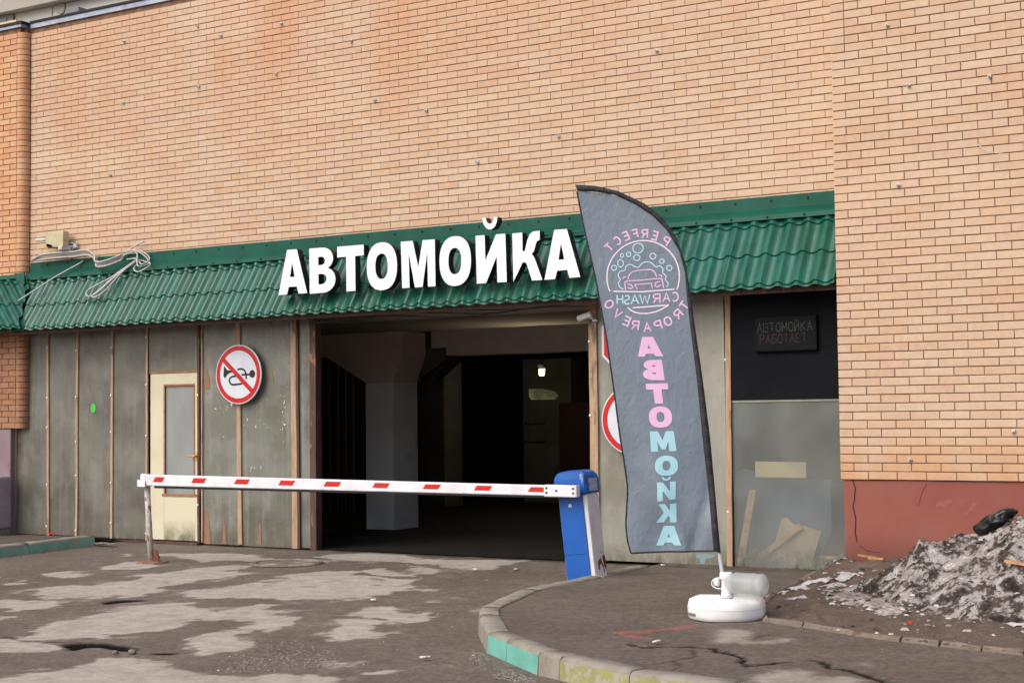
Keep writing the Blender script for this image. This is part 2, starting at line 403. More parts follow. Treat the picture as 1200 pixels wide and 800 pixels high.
def solid(loops, mp, depth_mp=None):
    """flat polygon with holes; mp maps 2d to 3d front, depth_mp maps to back -> verts, faces, is_side"""
    flat = [p for lp in loops for p in lp]
    tris = tessellate_polygon([[Vector((p[0], p[1], 0)) for p in lp] for lp in loops])
    V = [mp(p) for p in flat]; F = [tuple(t) for t in tris]; S = [0] * len(F)
    if depth_mp:
        n = len(flat); V += [depth_mp(p) for p in flat]; o = 0
        for lp in loops:
            k = len(lp)
            for i in range(k):
                a, b = o + i, o + (i + 1) % k
                F.append((a, b, b + n, a + n)); S.append(1)
            o += k
        F += [tuple(i + n for i in t[::-1]) for t in tris]; S += [1] * len(tris)
    return V, F, S
def fixn(o):
    bm = bmesh.new(); bm.from_mesh(o.data); bmesh.ops.recalc_face_normals(bm, faces=bm.faces); bm.to_mesh(o.data); bm.free(); return o
def arc(cx, cy, rx, ry, a0, a1, n):
    return [(cx + rx * math.cos(math.radians(a0 + (a1 - a0) * i / n)), cy + ry * math.sin(math.radians(a0 + (a1 - a0) * i / n))) for i in range(n + 1)]
def ribbon(pts, w, closed=False):
    """2d polyline -> list of quads (4 points each) with mitred joints"""
    n = len(pts); L = []; R = []
    for i in range(n):
        if closed: a, b = pts[(i - 1) % n], pts[(i + 1) % n]
        else: a, b = pts[max(i - 1, 0)], pts[min(i + 1, n - 1)]
        p = pts[i]
        def unit(u, v):
            d = math.hypot(v[0] - u[0], v[1] - u[1]) or 1
            return ((v[0] - u[0]) / d, (v[1] - u[1]) / d)
        d1 = unit(a, p) if a != p else unit(p, b)
        d2 = unit(p, b) if b != p else d1
        t = (d1[0] + d2[0], d1[1] + d2[1]); q = math.hypot(*t)
        if q < .3: t = d2; q = 1
        t = (t[0] / q, t[1] / q)
        s = min(1.6, 1 / max(.4, t[0] * d1[0] + t[1] * d1[1]))
        L.append((p[0] - t[1] * w / 2 * s, p[1] + t[0] * w / 2 * s)); R.append((p[0] + t[1] * w / 2 * s, p[1] - t[0] * w / 2 * s))
    m = n if closed else n - 1
    return [(L[i], R[i], R[(i + 1) % n], L[(i + 1) % n]) for i in range(m)]
# value noise in numpy, for the relief and marks of ground, soil and snow
def vnoise(x, y, seed=0):
    xi = np.floor(x).astype(np.int64); yi = np.floor(y).astype(np.int64); fx = x - xi; fy = y - yi
    fx = fx * fx * (3 - 2 * fx); fy = fy * fy * (3 - 2 * fy)
    def h(a, b):
        n = (a * 374761393 + b * 668265263 + seed * 974711) & 0xffffffff
        n = ((n ^ (n >> 13)) * 1274126177) & 0xffffffff
        return ((n ^ (n >> 16)) & 0xffff) / 65535.0
    return (h(xi, yi) * (1 - fx) + h(xi + 1, yi) * fx) * (1 - fy) + (h(xi, yi + 1) * (1 - fx) + h(xi + 1, yi + 1) * fx) * fy
def fbm(x, y, oct=4, seed=0, gain=.5):
    s = 0; a = 1; t = 0
    for i in range(oct):
        s = s + a * vnoise(x * 2 ** i, y * 2 ** i, seed + i * 17); t += a; a *= gain
    return s / t
def inpoly(x, y, poly):
    r = np.zeros(x.shape, bool); n = len(poly); j = n - 1
    for i in range(n):
        xi, yi = poly[i]; xj, yj = poly[j]
        if yi != yj:
            c = ((yi > y) != (yj > y)) & (x < (xj - xi) * (y - yi) / (yj - yi) + xi); r ^= c
        j = i
    return r
def distline(x, y, pts):
    d = np.full(x.shape, 1e9)
    for (ax, ay), (bx, by) in zip(pts[:-1], pts[1:]):
        dx, dy = bx - ax, by - ay; L = dx * dx + dy * dy + 1e-12
        t = np.clip(((x - ax) * dx + (y - ay) * dy) / L, 0, 1)
        d = np.minimum(d, np.hypot(x - ax - t * dx, y - ay - t * dy))
    return d
def blur(a, k):
    for ax in (0, 1):
        c = np.cumsum(np.pad(a, [(k + 1, k) if i == ax else (0, 0) for i in (0, 1)], mode='edge'), axis=ax)
        n = a.shape[ax]
        a = (np.take(c, range(2 * k + 1, 2 * k + 1 + n), ax) - np.take(c, range(0, n), ax)) / (2 * k + 1)
    return a
def gridmesh(name, xs, ys, Z, keep=None, attrs=None, mat=None, smooth=True, extra=None):
    nx, ny = len(xs), len(ys)
    X, Y = np.meshgrid(xs, ys)
    V = np.stack([X, Y, Z], -1).reshape(-1, 3)
    i = np.arange((ny - 1) * (nx - 1)); r, c = divmod(i, nx - 1); a = r * nx + c
    Q = np.stack([a, a + 1, a + nx + 1, a + nx], 1)
    if keep is not None:
        k = keep.reshape(-1); Q = Q[k[Q].all(1)]
    if extra is not None:
        V = np.concatenate([V, np.array(extra[0], float)]); Q = np.concatenate([Q, np.array(extra[1])])
    if keep is not None:
        used = np.zeros(len(V), bool); used[Q.ravel()] = True
        remap = np.cumsum(used) - 1; V = V[used]; Q = remap[Q]
    me = bpy.data.meshes.new(name)
    me.vertices.add(len(V)); me.vertices.foreach_set('co', V.ravel().astype(np.float32))
    me.loops.add(len(Q) * 4); me.loops.foreach_set('vertex_index', Q.ravel().astype(np.int32))
    me.polygons.add(len(Q)); me.polygons.foreach_set('loop_start', (np.arange(len(Q)) * 4).astype(np.int32))
    me.update(calc_edges=True)
    if smooth: me.polygons.foreach_set('use_smooth', np.ones(len(Q), bool))
    for an, A in (attrs or {}).items():
        f = A.reshape(-1)
        if extra is not None: f = np.concatenate([f, np.zeros(len(extra[0]))])
        if keep is not None: f = f[used]
        me.attributes.new(an, 'FLOAT', 'POINT').data.foreach_set('value', f.astype(np.float32))
    me.materials.append(mat); me.validate()
    return link(bpy.data.objects.new(name, me))

# ------------------------------------------------------------------ ground: patched asphalt yard
ASPH = Mat('yard_asphalt')
def asphalt(m, wet_a, wet_b, dry_a, dry_b):
    dry = m.attr('dry').outputs['Fac']
    e = m.math('ADD', dry, m.math('MULTIPLY', m.math('SUBTRACT', m.noise(12, 7, .7), .5), .9))
    f0 = m.ramp(e, .36, .66); f1 = m.ramp(e, .16, .44)
    f = m.math('ADD', m.math('MULTIPLY', f0, .72), m.math('MULTIPLY', f1, .28))
    wet = m.mix(m.ramp(m.noise(1.3, 5, .6), .35, .7), wet_a, wet_b)
    drc = m.mix(m.ramp(m.noise(2.2, 5, .6), .35, .7), dry_a, dry_b)
    c = m.mix(f, wet, drc)
    mot = m.ramp(m.noise(26, 5, .75), .34, .66)
    c = m.mix(m.math('SUBTRACT', 1.0, m.math('MULTIPLY', f, .65)), c, m.mix(mot, (.62, .61, .60, 1), (1.30, 1.30, 1.30, 1)), 'MULTIPLY')
    mot2 = m.ramp(m.noise(7, 6, .7), .34, .66)
    c = m.mix(1.0, c, m.mix(mot2, (.80, .79, .78, 1), (1.13, 1.13, 1.13, 1)), 'MULTIPLY')
    # aggregate: pale chips and dark pits
    ch = m.ramp(m.noise(130, 3, .7), .62, .70)
    c = m.mix(m.math('MULTIPLY', ch, .38), c, lin(190, 182, 172))
    pt = m.ramp(m.noise(95, 3, .7), .62, .72)
    c = m.mix(m.math('MULTIPLY', pt, .5), c, lin(70, 64, 60))
    gr = m.attr('grit').outputs['Fac']
    sp = m.ramp(m.noise(48, 4, .8), .52, .60)
    c = m.mix(m.math('MULTIPLY', m.math('MULTIPLY', sp, gr), .85), c, lin(50, 46, 44))
    sp2 = m.ramp(m.noise(60, 3, .8, stretch=(1.1, 1, 1)), .62, .66)
    c = m.mix(m.math('MULTIPLY', m.math('MULTIPLY', sp2, gr), .8), c, lin(196, 190, 184))
    c = m.mix(m.attr('dark').outputs['Fac'], c, lin(22, 20, 19))
    c = m.mix(m.math('MULTIPLY', m.attr('redpaint').outputs['Fac'], m.ramp(m.noise(40, 4, .7), .35, .55)), c, lin(206, 96, 90))
    rr = m.mix(f, (.72,) * 3 + (1,), (.92,) * 3 + (1,))
    h = m.math('ADD', m.noise(110, 4, .7), m.math('MULTIPLY', m.noise(14, 3), 1.5))
    m.bump(h, .35, .006)
    m.l(m.mix(m.attr('dark').outputs['Fac'], (.2,) * 3 + (1,), (0, 0, 0, 1)), m.p.inputs['Specular IOR Level'])
    return m.out(c, rr)
ASPH = asphalt(ASPH, lin(120, 110, 101), lin(105, 96, 88), lin(182, 174, 164), lin(167, 159, 150))

dry_polys = [
 [[-10.335,-4.671],[-10.679,-4.197],[-10.672,-3.888],[-10.327,-3.864],[-10.432,-3.479],[-10.573,-2.598],[-9.551,-3.669],[-9.634,-4.03],[-9.723,-4.305],[-9.895,-4.493],[-10.03,-4.647],[-10.146,-4.732]],
 [[-10.225,-4.99],[-10.269,-4.79],[-10.106,-4.788],[-9.773,-4.775],[-9.445,-5.173],[-9.506,-5.373],[-9.56,-5.554]],
 [[-11.722,-3.321],[-11.692,-2.903],[-11.184,-3.075],[-11.188,-3.367],[-11.506,-3.32]],
 [[-11.248,-4.034],[-11.375,-3.603],[-10.997,-4.005],[-11.122,-4.098]],
 [[-11.659,-2.573],[-11.807,-1.856],[-11.532,-1.85],[-11.134,-2.01],[-11.194,-2.469],[-11.405,-2.711]],
 [[-8.388,-6.348],[-8.594,-6.027],[-8.755,-5.474],[-8.753,-5.036],[-8.801,-4.454],[-7.677,-5.631],[-7.866,-5.799],[-7.864,-5.987],[-7.834,-6.195],[-8.041,-6.177],[-8.106,-6.36],[-8.179,-6.396]],
 [[-8.786,-6.546],[-8.499,-6.454],[-8.351,-6.431],[-7.974,-6.537],[-7.74,-6.834],[-7.811,-6.914],[-8.166,-7.048]],
 [[-7.392,-7.81],[-7.165,-7.586],[-7.12,-7.263],[-7.011,-7.012],[-7.162,-6.844],[-7.092,-6.708],[-6.728,-6.625],[-6.201,-6.835],[-5.531,-7.575],[-6.836,-8.25]],
 [[-9.549,-5.675],[-9.281,-5.644],[-9.259,-5.755],[-9.409,-5.792]],
 [[-9.615,-4.254],[-9.581,-4.083],[-9.438,-4.124],[-9.501,-4.276]],
 [[-12.607,-1.353],[-12.511,-1.181],[-12.26,-1.578]],
 [[-12.366,-1.111],[-11.847,-0.958],[-11.162,-0.825],[-10.043,-1.014],[-9.97,-1.198],[-10.483,-1.319],[-10.985,-1.322],[-11.063,-1.577],[-11.355,-1.486],[-11.865,-1.369],[-12.117,-1.363]],
 [[-10.721,-2.831],[-10.534,-2.367],[-10.567,-1.986],[-10.328,-1.673],[-10.167,-2.296],[-9.773,-2.398],[-9.783,-2.675],[-9.793,-3.114],[-9.606,-3.598],[-9.49,-4.076]],
 [[-9.11,-3.896],[-9.233,-3.579],[-9.174,-3.19],[-9.362,-2.744],[-9.384,-2.128],[-9.263,-1.942],[-8.995,-1.707],[-8.434,-2.056],[-7.997,-2.115],[-7.704,-2.709],[-7.513,-3.143],[-7.509,-3.562],[-7.6,-3.714],[-7.974,-3.575],[-8.117,-3.543],[-8.356,-3.541],[-8.356,-3.826],[-8.568,-3.996],[-8.782,-4.028]],
 [[-8.888,-4.685],[-8.828,-4.393],[-8.29,-4.589],[-7.95,-5.022],[-7.688,-5.229],[-7.675,-5.436],[-7.773,-5.811]],
 [[-8.014,-4.58],[-8.152,-4.203],[-7.94,-4.295],[-7.537,-4.707],[-7.27,-4.601],[-7.158,-5.077],[-6.992,-5.357],[-7.166,-5.542],[-7.062,-5.826],[-6.948,-6.131],[-7.135,-6.224],[-7.196,-5.985],[-7.312,-5.808],[-7.397,-5.455],[-7.24,-5.223],[-7.36,-4.96],[-7.674,-4.945],[-7.972,-4.918]],
 [[-7.061,-5.918],[-6.804,-5.881],[-6.559,-6.109],[-6.732,-6.28],[-6.808,-6.401]],
 [[-6.988,-6.573],[-6.606,-6.697],[-6.252,-6.886],[-6.026,-6.772],[-5.713,-6.683],[-5.5,-6.712],[-5.298,-6.743],[-4.871,-7.2],[-5.865,-7.714]],
 [[-10.311,-0.569],[-10.141,-0.067],[-9.64,-0.04],[-8.953,-0.311],[-8.232,-0.102],[-7.942,0.027],[-7.828,-0.752],[-7.691,-1.115],[-7.98,-1.055],[-8.501,-0.854],[-8.953,-0.85],[-9.479,-0.764],[-9.784,-0.899],[-9.999,-0.841]],
 [[-8.806,-1.772],[-8.953,-1.358],[-8.629,-1.503],[-8.092,-1.846],[-8.19,-1.944],[-8.477,-1.897]],
 [[-8.736,-1.161],[-8.398,-1.108],[-8.029,-1.692],[-8.381,-1.485]],
 [[-7.602,-2.815],[-7.35,-2.621],[-7.27,-2.883],[-7.441,-2.964]],
 [[-6.954,-3.433],[-6.805,-3.362],[-6.819,-3.527]],
 [[-6.937,-4.417],[-7.182,-3.994],[-7.031,-3.859],[-6.777,-4.045],[-6.483,-3.903],[-6.348,-4.131],[-6.345,-4.355],[-6.591,-4.475],[-6.677,-4.517],[-6.862,-4.494]],
 [[-6.768,-4.991],[-6.807,-4.635],[-6.647,-4.558],[-6.411,-4.816],[-6.259,-4.895],[-6.123,-5.172],[-6.194,-5.349],[-6.332,-5.371],[-6.369,-5.197],[-6.559,-5.093]],
 [[-5.584,-6.547],[-5.448,-6.443],[-5.188,-6.381],[-5.298,-6.643]],
 [[-5.544,-6.701],[-5.308,-6.715],[-5.189,-6.753],[-4.852,-7.074],[-5.132,-7.219]],
 [[-7.706,-1.809],[-7.618,-1.629],[-7.57,-1.832]],
]
wet_polys = [
 [[-8.617,-2.228],[-8.431,-2.107],[-8.272,-2.41],[-8.396,-2.468]],
 [[-8.218,-2.745],[-8.083,-2.682],[-8.034,-2.817]],
 [[-9.117,-2.968],[-9.001,-2.914],[-8.983,-3.037]],
 [[-8.61,-2.927],[-8.539,-2.7],[-8.494,-2.969]],
 [[-7.941,-3.46],[-7.893,-3.294],[-7.852,-3.475]],
 [[-8.504,-4.754],[-8.291,-4.651],[-8.24,-4.871]],
]
pot_polys = [
 ([[-7.855,-6.478],[-7.795,-6.372],[-7.608,-6.307],[-7.358,-6.343],[-7.216,-6.419],[-7.281,-6.488],[-7.498,-6.413],[-7.663,-6.495],[-7.626,-6.597]], .06),
 ([[-9.378,-4.659],[-9.403,-4.483],[-9.273,-4.392],[-9.121,-4.378],[-9.194,-4.471],[-9.254,-4.542],[-9.275,-4.694]], .04),
 ([[-7.005,-6.458],[-6.877,-6.394],[-6.866,-6.471],[-6.967,-6.497]], .03),
 ([[-7.68,-6.596],[-7.742,-6.422],[-7.639,-6.484],[-7.594,-6.626]], .03),
]
grit_poly = [[-6.604,-6.618],[-6.475,-6.396],[-6.661,-5.9],[-6.554,-5.574],[-6.034,-5.846],[-5.663,-6.22],[-5.812,-6.663],[-6.154,-6.837],[-6.463,-6.738]]
grit_poly2 = [[-7.085,-6.461],[-7.291,-6.197],[-7.248,-6.081],[-6.892,-6.364],[-6.869,-6.528]]
grit_poly3 = [[-5.264,-5.391],[-5.028,-5.583],[-4.641,-5.958],[-4.295,-6.233],[-4.354,-6.325],[-4.626,-6.214],[-5.063,-5.749]]
seam = [[-8.728,-6.361],[-8.629,-6.344],[-8.35,-6.381],[-8.013,-6.461],[-7.835,-6.487]]
track_lines = [[[-9.533,-0.788],[-8.809,-0.992],[-8.331,-1.175]], [[-8.787,-1.856],[-8.384,-1.908],[-8.032,-1.872]]]
MH = [-10.098,-1.386]

xs = np.arange(-17.0, -1.0 + .001, .026); ys = np.arange(-9.3, .31, .026)
X, Y = np.meshgrid(xs, ys)
wx = X + (fbm(X * 2.2, Y * 2.2, 6, 3, .62) - .5) * .42; wy = Y + (fbm(X * 2.2, Y * 2.2, 6, 9, .62) - .5) * .62
dry = np.zeros(X.shape)
for p in dry_polys: dry = np.maximum(dry, inpoly(wx, wy, p))
for p in wet_polys: dry = np.where(inpoly(wx, wy, p), .1, dry)
dry = blur(dry, 1) * .45 + blur(blur(dry, 6), 6) * .55
# beyond the traced part of the yard dry patches go on at random
far = np.clip((-7.8 - Y) / .6, 0, 1)
dry = dry * (1 - far) + far * np.clip((fbm(X * .9, Y * 1.3, 4, 21) - .42) * 6, 0, 1)
dry = np.clip(dry * 1.15 - .08 + (fbm(X * 1.6, Y * 1.6, 4, 31, .6) - .5) * 1.0 + (fbm(X * 5.5, Y * 4.0, 5, 37, .66) - .5) * 2.4 * np.clip(1.25 - np.abs(dry - .5) * 1.5, .45, 1), 0, 1)
dark = np.zeros(X.shape); Zg = (fbm(X * .6, Y * .6, 3, 5) - .5) * .02 * np.clip(-Y, 0, 1)
for p, dep in pot_polys:
    m_ = blur(inpoly(X + (fbm(X * 9, Y * 9, 3, 2) - .5) * .05, Y + (fbm(X * 9, Y * 9, 3, 8) - .5) * .05, p).astype(float), 1)
    dark = np.maximum(dark, np.clip(m_ * 2, 0, 1) * .97); Zg -= m_ * dep * .35
dark = np.maximum(dark, (distline(wx, wy, seam) < .022) * .55)
for tl in track_lines: dry = np.where(distline(X, wy, tl) < .07, dry * .3, dry)
dark = np.maximum(dark, np.clip(1 - (-Y - .02) / .16, 0, 1) * .55 * (fbm(X * 3, Y * 6, 3, 77) > .4))
rm = np.hypot(X - MH[0], Y - MH[1])
dark = np.maximum(dark, (np.abs(rm - .36) < .03) * .35)
grit = np.zeros(X.shape)
for p in (grit_poly, grit_poly2, grit_poly3): grit = np.maximum(grit, inpoly(wx, wy, p))
grit = blur(grit, 8) * np.clip(fbm(X * 3, Y * 3, 3, 55) * 2.2 - .3, 0, 1)
B = 900.0
x0, x1, y0, y1 = xs[0], xs[-1], ys[0], ys[-1]
Zg[0, :] = Zg[-1, :] = 0; Zg[:, 0] = Zg[:, -1] = 0
nV = X.size
ex_v = [(-B, -B, 0), (B, -B, 0), (B, B, 0), (-B, B, 0), (x0, y0, 0), (x1, y0, 0), (x1, y1, 0), (x0, y1, 0)]
ex_f = [(nV, nV + 1, nV + 5, nV + 4), (nV + 1, nV + 2, nV + 6, nV + 5), (nV + 2, nV + 3, nV + 7, nV + 6), (nV + 3, nV, nV + 4, nV + 7)]
ground = gridmesh('ground', xs, ys, Zg, None, {'dry': dry, 'dark': dark, 'grit': grit}, ASPH, extra=(ex_v, ex_f))
tag(ground, 'worn asphalt yard with pale dry patches, potholes and damp areas', kind='structure')

# ------------------------------------------------------------------ raised pavement on the right, its kerb
def zi(y): return .03 + .09 * np.clip((-.3 - y) / 2.7, 0, 1)
kerb_out = [[-6.512,-0.453],[-6.255,-1.96],[-6.119,-3.302],[-5.826,-4.403],[-5.587,-4.802],[-5.098,-5.473],[-4.818,-5.699],[-4.396,-6.045],[-4.259,-6.046],[-3.676,-6.366],[-3.28,-6.569]] + [(-1.6, -6.62), (-.2, -6.7), (1.2, -6.75), (2.6, -6.8), (4.0, -6.85)]
kerb_out[8] = (-4.20, -6.14); kerb_out[9] = (-3.63, -6.40); kerb_out[10] = (-3.0, -6.52)
KW = .145
def offset(pts, w):
    out = []
    for i, p in enumerate(pts):
        a, b = pts[max(i - 1, 0)], pts[min(i + 1, len(pts) - 1)]
        d = (b[0] - a[0], b[1] - a[1]); q = math.hypot(*d)
        out.append((p[0] - d[1] / q * w, p[1] + d[0] / q * w))
    return out
kerb_in = offset(kerb_out, KW)
island_edge = offset(kerb_out, KW * .6)
isl_poly = island_edge + [(4.0, .05), (island_edge[0][0], .05)]
xs = np.arange(-6.7, 4.0, .02); ys = np.arange(-6.86, .03, .02)
X, Y = np.meshgrid(xs, ys)
Zi = zi(Y) + (fbm(X * 1.2, Y * 1.2, 3, 15) - .5) * .012
keep = inpoly(X, Y, isl_poly)
cracks = [[[-4.096,-5.456],[-3.958,-5.552],[-3.824,-5.456],[-3.701,-5.409],[-3.571,-5.381],[-3.469,-5.545],[-3.396,-5.543],[-3.283,-5.69],[-3.172,-5.894],[-3.087,-5.775]],
 [[-3.71,-5.487],[-3.609,-5.615],[-3.52,-5.709]], [[-3.712,-6.103],[-3.678,-6.086],[-3.597,-5.948],[-3.547,-5.756]],
 [[-3.481,-6.175],[-3.534,-5.981],[-3.583,-5.908]],
 [[-2.934,-5.542],[-2.86,-5.566],[-2.743,-5.745],[-2.62,-5.741],[-2.454,-5.934],[-2.318,-6.049]], [[-3.467,-5.489],[-3.373,-5.573],[-3.282,-5.686],[-3.167,-5.901],[-3.114,-5.785],[-3.02,-5.689]],
 [[-3.503,-4.929],[-3.506,-4.81],[-3.472,-4.753]], [[-3.58,-5.123],[-3.508,-5.164],[-3.458,-5.154]]]
wx = X + (fbm(X * 14, Y * 14, 4, 3) - .5) * .07; wy = Y + (fbm(X * 14, Y * 14, 4, 4) - .5) * .09
dark = np.zeros(X.shape)
for i, c in enumerate(cracks):
    w = .020 if i in (0, 4, 5) else .011
    dark = np.maximum(dark, np.clip(1.6 - distline(wx, wy, c) / w, 0, 1) * (.95 if w > .012 else .6))
Zi -= dark * .01
dark = np.maximum(dark, (Y > -.35) * np.clip(fbm(X * 4, Y * 4, 3, 6) * 2 - .7, 0, 1) * .6)
dry = np.zeros(X.shape)
for p in [[[-3.819,-4.8],[-3.796,-4.662],[-3.575,-4.721],[-3.507,-4.891],[-3.509,-4.971],[-3.599,-5.132],[-3.709,-4.951]], [[-3.448,-5.065],[-3.435,-4.913],[-3.322,-4.856],[-3.27,-4.94],[-3.395,-5.145],[-3.651,-5.273],[-3.672,-5.176]],
          [[-2.725,-5.559],[-2.644,-5.5],[-2.461,-5.602],[-2.629,-5.687]], [[-3.054,-6.213],[-3.023,-6.087],[-2.974,-5.862],[-2.824,-5.873],[-2.588,-6.488],[-2.853,-6.625]], [[-2.688,-6.107],[-2.61,-5.877],[-2.447,-6.063],[-2.336,-6.31],[-2.546,-6.466]]]:
    dry = np.maximum(dry, inpoly(X + (fbm(X * 3, Y * 3, 4, 3) - .5) * .25, Y + (fbm(X * 3, Y * 3, 4, 9) - .5) * .3, p))
dry = blur(dry, 4) * (.6 + .6 * fbm(X * 2, Y * 3, 4, 41))
dry = np.maximum(dry, np.clip((fbm(X * .8, Y * 1.2, 4, 61) - .55) * 3, 0, .6) * (Y < -6))
arrow = [[[-4.387,-5.064],[-4.216,-4.869],[-4.1,-4.566]], [[-4.371,-5.072],[-4.183,-5.185],[-4.091,-5.204]], [[-4.388,-5.038],[-4.196,-4.986]], [[-4.245,-4.883],[-4.058,-4.661]]]
rp = np.zeros(X.shape)
for a in arrow: rp = np.maximum(rp, np.clip(1.7 - distline(wx, wy, a) / .022, 0, 1) * .5)
grit = np.clip(fbm(X * 2, Y * 2, 4, 91) * 2 - .95, 0, .5)
ISL = asphalt(Mat('pavement_asphalt'), lin(113, 103, 95), lin(100, 91, 84), lin(164, 155, 146), lin(150, 141, 132))
isl = gridmesh('pavement', xs, ys, Zi, keep, {'dry': dry, 'dark': dark, 'grit': grit, 'redpaint': rp}, ISL)
tag(isl, 'cracked dark asphalt pavement with a faded red arrow', kind='structure')

def kerb_stone(name, o0, o1, i0, i1, z0, z1, face_mat, parent, gap=.004, zb=-.06, jit=.004, label=None, top=None):
    bm = bmesh.new()
    def P(a, b, t): return (a[0] + (b[0] - a[0]) * t, a[1] + (b[1] - a[1]) * t)
    L = math.hypot(o1[0] - o0[0], o1[1] - o0[1]); n = max(2, int(L / .12)); e = gap / L
    rows = []
    for k in range(n + 1):
        t = e + (1 - 2 * e) * k / n
        zt = z0 + (z1 - z0) * t; po, pi = P(o0, o1, t), P(i0, i1, t)
        ch = .018
        j = lambda: (rng.random() - .5) * 2 * jit
        d = Vector((po[0] - pi[0], po[1] - pi[1], 0)).normalized()
        q = lambda p, off, z: bm.verts.new((p[0] + d.x * (off + j()), p[1] + d.y * (off + j()), z + j()))
        rows.append([q(po, .012, zb), q(po, .0, zt - ch * 1.1), q(po, -ch, zt), q(P(po, pi, .5), 0, zt + .002), q(pi, .01, zt), q(pi, 0, zt - .01), q(pi, 0, zb)])
    for k in range(n):
        for c in range(6):
            f = bm.faces.new((rows[k][c], rows[k + 1][c], rows[k + 1][c + 1], rows[k][c + 1]))
            f.material_index = 1 if c == 0 else 0; f.smooth = c not in (0, 5)
    bm.faces.new(rows[0][::-1]); bm.faces.new(rows[-1])
    o = bm_obj(name, bm, [top or CONC, face_mat])
    adopt(o, parent)
    if label: o['label'] = label
    return o
kerb = thing('kerb', 'worn concrete kerb round the pavement corner with teal and yellow painted stones', 'kerb', (-5.3, -5.3, 0))
faces_m = [CONC, CONC, CONC, CONC, CONC, TEAL, TEAL, CONC, YELLOW, YELLOW, TEAL, GREENK, CONC, TEAL, CONC]
for i in range(len(kerb_out) - 1):
    fm = faces_m[i]
    lb = {TEAL: 'teal painted kerb stone', YELLOW: 'yellow painted kerb stone', GREENK: 'pale green kerb stone'}.get(fm)
    z0, z1 = float(zi(kerb_out[i][1])) + .012, float(zi(kerb_out[i + 1][1])) + .012
    kerb_stone('kerb_stone', kerb_out[i], kerb_out[i + 1], kerb_in[i], kerb_in[i + 1], z0, z1, fm, kerb, label=lb)

lk = thing('kerb', 'green painted kerb at the far left in front of the weathered sheets', 'kerb', (-13.7, -1.2, 0))
lo = [(-13.70, -.62), (-13.60, -1.72), (-13.53, -2.9), (-13.5, -4.1), (-13.5, -5.3), (-13.5, -6.5), (-13.5, -7.7), (-13.5, -8.9)]
lo_in = [(p[0] - .16, p[1]) for p in lo]
for i in range(len(lo) - 1):
    kerb_stone('kerb_stone', lo[i], lo[i + 1], lo_in[i], lo_in[i + 1], .125, .125, GREENK, lk, jit=.005)
PAVE_L = asphalt(Mat('left_pavement_asphalt'), lin(104, 94, 88), lin(94, 85, 79), lin(140, 130, 122), lin(130, 120, 112))
bm = bmesh.new()
vs = [bm.verts.new(p) for p in ((-24, -9, .1), (-13.62, -9, .1), (-13.78, -.62, .1), (-13.9, -.02, .035), (-24, -.02, .035))]
bm.faces.new(vs)
tag(bm_obj('side_pavement', bm, PAVE_L), 'dark asphalt pavement behind the green kerb', kind='structure')

# ------------------------------------------------------------------ soil bed, edging, dirty snow
edge_f = [[-3.727,-4.23],[-3.409,-4.342],[-2.999,-4.56],[-2.672,-4.672],[-2.425,-4.736],[-2.158,-4.818],[-1.91,-4.866]] + [(-1.2, -5.0), (-.4, -5.15), (.5, -5.3)]
edge_b = [(-4.43, -.60), (-4.36, -1.35), (-4.26, -2.1), (-4.2, -2.85), (-4.02, -3.55), edge_f[0]]
soil_poly = edge_b + edge_f[1:] + [(4.5, -6.2), (4.5, -.5), (-4.42, -.5)]
xs = np.arange(-4.6, 4.5, .02); ys = np.arange(-6.2, -.48, .02)
X, Y = np.meshgrid(xs, ys)
ins = inpoly(X, Y, soil_poly)
db = np.minimum(distline(X, Y, edge_b), distline(X, Y, edge_f))
base = zi(Y) + .02 + np.clip((Y + 3) / 2.4, 0, 1) * .13
def soil_h(X, Y):
    db = np.minimum(distline(X, Y, edge_b), distline(X, Y, edge_f)); base = zi(Y) + .02 + np.clip((Y + 3) / 2.4, 0, 1) * .13
    return base + np.clip(db, 0, .4) * .05 + (fbm(X * 5, Y * 5, 6, 12, .62) - .5) * .10 * np.clip(db * 6, 0, 1) + (fbm(X * 18, Y * 18, 3, 14, .6) - .5) * .035 * np.clip(db * 6, 0, 1)
Zs = base + np.clip(db, 0, .4) * .05 + (fbm(X * 5, Y * 5, 6, 12, .62) - .5) * .10 * np.clip(db * 6, 0, 1) + (fbm(X * 18, Y * 18, 3, 14, .6) - .5) * .035 * np.clip(db * 6, 0, 1)
SOIL = Mat('garden_soil')
_c = SOIL.mix(SOIL.ramp(SOIL.noise(3, 6, .7), .35, .7), lin(132, 117, 105), lin(112, 98, 88))
_c = SOIL.mix(SOIL.math('MULTIPLY', SOIL.ramp(SOIL.noise(9, 6, .75), .55, .68), .6), _c, lin(148, 134, 120))
_c = SOIL.mix(SOIL.ramp(SOIL.noise(50, 4, .7), .64, .69), _c, lin(176, 168, 158))
_c = SOIL.mix(SOIL.ramp(SOIL.noise(30, 4, .7, stretch=(1.2, 1, 1)), .64, .7), _c, lin(44, 37, 33))
SOIL.bump(SOIL.noise(40, 6, .8), 1, .03)
SOIL = SOIL.out(_c, .95, spec=.15)
soil = gridmesh('soil_bed', xs, ys, Zs, ins, None, SOIL)
tag(soil, 'bare brown soil bed under the brick wing', kind='structure')

